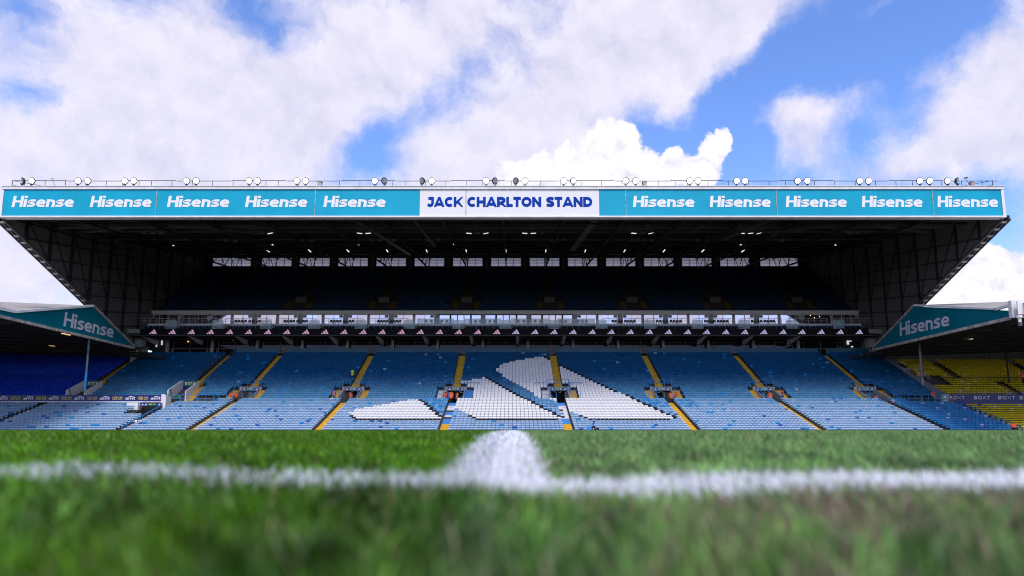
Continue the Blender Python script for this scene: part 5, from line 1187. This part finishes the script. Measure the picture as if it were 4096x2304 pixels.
# ---------------------------------------------------------------- people
def skeleton(pose):
    J = {'pelvis': (0, 0, .95), 'spine': (0, .01, 1.14), 'chest': (0, .01, 1.36), 'neck': (0, .0, 1.50), 'jaw': (0, -.015, 1.57), 'skull': (0, -.01, 1.66), 'crown': (0, 0, 1.735)}
    for n, s in (('l', -1), ('r', 1)):
        J.update({'sh' + n: (s * .19, .01, 1.42), 'el' + n: (s * .25, .04, 1.14), 'wr' + n: (s * .24, -.06, .91), 'hp' + n: (s * .095, 0, .90), 'kn' + n: (s * .105, -.03, .49), 'an' + n: (s * .11, .02, .08), 'to' + n: (s * .125, -.17, .04)})
    if pose == 'walk':
        J.update({'knl': (-.1, -.22, .52), 'anl': (-.1, -.30, .10), 'tol': (-.1, -.48, .08), 'knr': (.1, .05, .48), 'anr': (.1, .30, .13), 'tor': (.1, .18, .03), 'ell': (-.24, .12, 1.16), 'wrl': (-.24, .10, .92), 'elr': (.25, -.08, 1.15), 'wrr': (.24, -.28, 1.02)})
    if pose == 'fold':
        J.update({'ell': (-.27, -.05, 1.15), 'wrl': (-.06, -.24, 1.12), 'elr': (.27, -.05, 1.15), 'wrr': (.08, -.24, 1.08)})
    if pose == 'pocket':
        J.update({'ell': (-.30, .08, 1.15), 'wrl': (-.2, -.08, .95), 'elr': (.30, .08, 1.15), 'wrr': (.2, -.08, .95)})
    if pose == 'sit':
        for k in J:
            if k[:2] not in ('hp', 'kn', 'an', 'to'): x, y, z = J[k]; J[k] = (x, y + .02 - .10 * max(0, z - 1.0), z - .47)
        for n, s in (('l', -1), ('r', 1)): J.update({'hp' + n: (s * .1, 0, .46), 'kn' + n: (s * .14, -.44, .50), 'an' + n: (s * .14, -.42, .08), 'to' + n: (s * .15, -.6, .04), 'el' + n: (s * .26, -.12, .72), 'wr' + n: (s * .08, -.34, .62)})
    Rr = {'pelvis': .15, 'spine': .13, 'chest': .155, 'neck': .055, 'jaw': .07, 'skull': .098, 'crown': .065, 'sh': .085, 'el': .052, 'wr': .036, 'hp': .105, 'kn': .068, 'an': .046, 'to': .038}
    B = [('pelvis', 'spine', 'torso'), ('spine', 'chest', 'torso'), ('chest', 'neck', 'torso'), ('neck', 'jaw', 'head'), ('jaw', 'skull', 'head'), ('skull', 'crown', 'head')]
    for n in 'lr': B += [('chest', 'sh' + n, 'torso'), ('sh' + n, 'el' + n, 'arm'), ('el' + n, 'wr' + n, 'arm'), ('pelvis', 'hp' + n, 'leg'), ('hp' + n, 'kn' + n, 'leg'), ('kn' + n, 'an' + n, 'leg'), ('an' + n, 'to' + n, 'foot')]
    return J, Rr, B
_body = {}
def body_shape(pose):
    if pose in _body: return _body[pose]
    J, Rr, B = skeleton(pose); keys = list(J); me = bpy.data.meshes.new('skeleton'); me.from_pydata([J[k] for k in keys], [(keys.index(a), keys.index(c)) for a, c, _ in B], [])
    o = link('skeleton', me); md = o.modifiers.new('skin', 'SKIN'); md.use_smooth_shade = True; sv = me.skin_vertices[0].data
    for i, k in enumerate(keys):
        r = Rr.get(k, Rr.get(k[:2], .06)); sv[i].radius = (r, r * (.78 if k in ('chest', 'spine', 'pelvis') else 1)) if k not in ('chest',) else (r * 1.12, r * .8); sv[i].use_root = (k == 'pelvis')
    sb = o.modifiers.new('sub', 'SUBSURF'); sb.levels = 1; sb.render_levels = 1
    dg = bpy.context.evaluated_depsgraph_get(); em = bpy.data.meshes.new_from_object(o.evaluated_get(dg))
    V = np.array([v.co[:] for v in em.vertices]); Fc = [tuple(p.vertices) for p in em.polygons]; Nn = np.array([v.normal[:] for v in em.vertices])
    lab = []
    for f in Fc:
        c = V[list(f)].mean(0); best, bl = 9, 'torso'
        for a, d, l in B:
            pa, pd = np.array(J[a]), np.array(J[d]); t = np.clip(np.dot(c - pa, pd - pa) / np.dot(pd - pa, pd - pa), 0, 1); q = np.linalg.norm(c - pa - t * (pd - pa)) / (1.6 if l == 'torso' else 1)
            if q < best: best, bl = q, l
        lab.append(bl)
    bpy.data.objects.remove(o); bpy.data.meshes.remove(me); bpy.data.meshes.remove(em); _body[pose] = (V, Fc, Nn, lab, J); return _body[pose]
skin_m = mat('skin', (.42, .25, .18), .6, var=0); hair_m = mat('dark hair', (.015, .012, .01), .7, var=0); shoe_m = mat('shoe', (.012, .012, .012), .5, var=0)
def person(label, loc, rz, pose, jacket, legs, hair=hair_m, band=True, scale=1.0, cap=False, vest=None):
    V, Fc, Nn, lab, J = body_shape(pose)
    o = bpy.data.objects.new('person', None)
    me = bpy.data.meshes.new('person'); me.from_pydata(V.tolist(), [], Fc)
    for m in (skin_m, jacket, legs, shoe_m): me.materials.append(m)
    me.polygons.foreach_set('material_index', [{'head': 0, 'torso': 1, 'arm': 1, 'leg': 2, 'foot': 3}[l] for l in lab]); me.polygons.foreach_set('use_smooth', [True] * len(Fc)); me.update()
    o = link('person', me); o.location = loc; o.rotation_euler = (0, 0, rz); o.scale = (scale,) * 3; tag(o, label, 'person')
    # coat: shell over trunk and arms
    want = ('torso', 'arm') if vest is None else ('torso',); fs = [f for f, l in zip(Fc, lab) if l in want]; idx = sorted({i for f in fs for i in f}); mp = {a: i for i, a in enumerate(idx)}
    VV = V[idx] + Nn[idx] * .055; lowz = J['pelvis'][2]; VV[:, 2] -= np.where(VV[:, 2] < lowz + .05, .07, 0)
    cm = bpy.data.meshes.new('jacket'); cm.from_pydata(VV.tolist(), [], [tuple(mp[i] for i in f) for f in fs]); cm.materials.append(vest or jacket); cm.polygons.foreach_set('use_smooth', [True] * len(fs)); cm.update(); link('jacket', cm, o)
    # hair or cap: shell on the upper back of the head
    sk = np.array(J['skull']); fs = [f for f, l in zip(Fc, lab) if l == 'head' and ((V[list(f)].mean(0) - sk)[2] > .02 or ((V[list(f)].mean(0) - sk)[1] > .02 and (V[list(f)].mean(0) - sk)[2] > -.08))]
    if fs:
        idx = sorted({i for f in fs for i in f}); mp = {a: i for i, a in enumerate(idx)}; hm = bpy.data.meshes.new('hair'); hm.from_pydata((V[idx] + Nn[idx] * .014).tolist(), [], [tuple(mp[i] for i in f) for f in fs]); hm.materials.append(hair); hm.update(); link('hair', hm, o)
    fm = MB(); j = Vector(J['skull'])                                            # face: nose, ears, eyes
    fm.add([j + Vector((-.014, -.085, -.03)), j + Vector((.014, -.085, -.03)), j + Vector((0, -.115, -.035)), j + Vector((0, -.09, .02))], [(0, 2, 3), (2, 1, 3), (0, 1, 2)])
    fm.box(j.x - .105, j.x - .092, j.y - .01, j.y + .025, j.z - .04, j.z + .02); fm.box(j.x + .092, j.x + .105, j.y - .01, j.y + .025, j.z - .04, j.z + .02); fm.build('face', skin_m, o)
    for n in 'lr':
        w = Vector(J['wr' + n]); e = Vector(J['el' + n]); d = (w - e).normalized(); sd_ = d.cross(Vector((0, 1, 0))).normalized(); hm = MB(); hm.bar(w - d * .01, w + d * .09, .075, .035)
        for k in range(4): a = w + d * .085 + sd_ * (.027 - .018 * k); b2 = a + d * (.05 + .008 * (1 - abs(k - 1.2))); hm.bar(a, b2, .016); hm.bar(b2, b2 + d * .025 + Vector((0, -.012, 0)), .013)
        a = w + d * .03 - sd_ * .035; hm.bar(a, a + d * .04 - sd_ * .025, .018); hm.build('hand', skin_m, o)
    if band:
        for zz in (1.08, 1.0):
            zc_ = zz - (.47 if pose == 'sit' else 0); bm2 = MB(); ring = [(.215 * 1.05 * math.cos(t * math.pi / 8), .01 + .185 * math.sin(t * math.pi / 8)) for t in range(16)]
            vs = [(a, c - (.02 if pose == 'sit' else 0), zc_) for a, c in ring] + [(a, c - (.02 if pose == 'sit' else 0), zc_ + .045) for a, c in ring]; bm2.add(vs, [(t, (t + 1) % 16, (t + 1) % 16 + 16, t + 16) for t in range(16)]); bm2.build('reflective_band', mat('reflective tape', (.62, .60, .60), .4, var=0), o)
    return o
ORANGE = mat('orange hi-vis', (1.0, .12, .02), .6, var=.08, scale=12, emit=(.95, .08, .02, .18)); HIVIS = mat('yellow hi-vis', (.62, .80, .02), .6, var=.05, emit=(.6, .8, .02, .12)); TROU = mat('black trousers', (.012, .012, .014), .8, var=0); GREENJ = mat('green coat', (.02, .16, .07), .7, var=.1); DARKJ = mat('black coat', (.015, .015, .018), .7, var=0); BLUEV = mat('light blue tabard', (.16, .36, .75), .6, var=.08)
for m_ in (ORANGE, HIVIS): m_.node_tree.nodes['Principled BSDF'].inputs['Emission Strength'].default_value = 0.0
def at(u, Y, z, label, rz, pose, jk, **kw): return person(label, (XY(u, Y, z + .9), Y, z), rz, pose, jk, TROU, **kw)
at(927, 96.9, 4.37, 'steward in orange coat, the left of two in first tunnel mouth from left', .3, 'fold', ORANGE)
at(944, 97.2, 4.37, 'steward in orange coat, the right of two in first tunnel mouth from left', -.5, 'fold', ORANGE)
at(1337, 96.3, 4.64, 'steward in orange coat facing sideways at concrete wall of second tunnel mouth', 1.3, 'pocket', ORANGE)
at(1403, 96.9, 4.37, 'steward in orange coat turning away inside second tunnel mouth by bright doorway', -1.8, 'pocket', ORANGE)
at(1780, 97.0, 4.37, 'steward in orange coat seen from behind, left of three in third tunnel mouth', 2.8, 'pocket', ORANGE)
at(1804, 96.8, 4.37, 'tall steward in orange coat, middle of three in third tunnel mouth', 3.1, 'stand', ORANGE, scale=1.06)
at(1828, 97.4, 4.37, 'steward in black with orange tabard, right of three in third tunnel mouth', -.6, 'stand', DARKJ, vest=ORANGE, scale=.97)
at(2686, 97.0, 4.37, 'steward in orange coat seen from behind in fifth tunnel mouth', 2.9, 'pocket', ORANGE)
at(2704, 97.6, 4.37, 'dark-clad steward with orange tabard beside another in fifth tunnel mouth', -1.2, 'stand', DARKJ, vest=ORANGE)
at(3079, 97.0, 4.37, 'steward in orange hooded coat at left of sixth tunnel mouth', -.7, 'pocket', ORANGE, hair=ORANGE)
at(3131, 96.4, 4.64, 'steward in black with orange tabard leaning at right wall of sixth tunnel mouth', 1.4, 'stand', DARKJ, vest=ORANGE)
at(3505, 96.8, 3.95, 'lone steward in orange coat in last tunnel mouth', .6, 'pocket', ORANGE)
person('steward in orange coat at white exit wall of yellow block', (61.5, 103.0, 7.75), -.8, 'fold', ORANGE, TROU)
person('steward with orange tabard half hidden by the rusty pole', (62.2, 103.3, 7.5), .5, 'stand', DARKJ, TROU, vest=ORANGE)
at(3732, 95.4, 4.46, 'steward in orange coat with folded hands on platform by the raking wall', .4, 'fold', ORANGE)
at(3809, 93.6, 3.35, 'dark-clad steward with orange tabard before the dark blue banner', 1.2, 'stand', DARKJ, vest=ORANGE)
person('steward in orange coat sitting low before the front yellow seats', (XY(4052, 80.2, 1.0), 80.2, .3), .2, 'sit', ORANGE, TROU)
person('steward in orange at far right edge among upper yellow seats', (XY(4092, 97.5, 8), 97.5, 7.35), .4, 'stand', ORANGE, TROU)
hv = at(1410, 103.0, 8.20, 'person in yellow hi-vis waistcoat climbing the yellow stair, seen from behind', 3.0, 'stand', DARKJ, vest=HIVIS)
wk = person('walker in light blue tabard passing along the front row', (XY(2376, 79.0, 1.0), 79.0, .22), -1.55, 'walk', DARKJ, TROU, vest=BLUEV, band=False)
at(680, 95.7, 4.46, 'person in green coat bending forward on left platform', .6, 'sit', GREENJ, band=False)
at(712, 95.9, 4.46, 'person in green coat sitting upright on left platform', -.2, 'sit', GREENJ, band=False)
def bag(name, label, loc, w, d, h, m, cat):
    o = empty(name, label, cat, None, loc); mb = MB(); mb.prism([(-w / 2, 0), (w / 2, 0), (w * .54, h * .6), (w * .42, h), (-w * .42, h), (-w * .54, h * .6)], 'y', -d / 2, d / 2); mb.build('body', m, o)
    mb = MB(); mb.tube([(-w * .25, 0, h), (-w * .2, 0, h + .12), (w * .2, 0, h + .12), (w * .25, 0, h)], .015, 5); mb.build('handle', m, o); return o
bag('carrier_bag', 'flat bright blue carrier held by the walker in light blue', (wk.location.x - .62, 78.75, .55), .42, .05, .46, mat('bright blue card', (.01, .22, .75), .5, var=0), 'bag')
bag('shoulder_bag', 'black bag behind the hip of the walker in light blue', (wk.location.x + .38, 79.05, .40), .42, .25, .48, DARKJ, 'bag')
bag('bucket_bag', 'dark blue bag held by the person in yellow waistcoat', (hv.location.x - .42, 102.9, 8.75), .36, .2, .34, mat('navy bag', (.01, .02, .12), .6, var=0), 'bag')
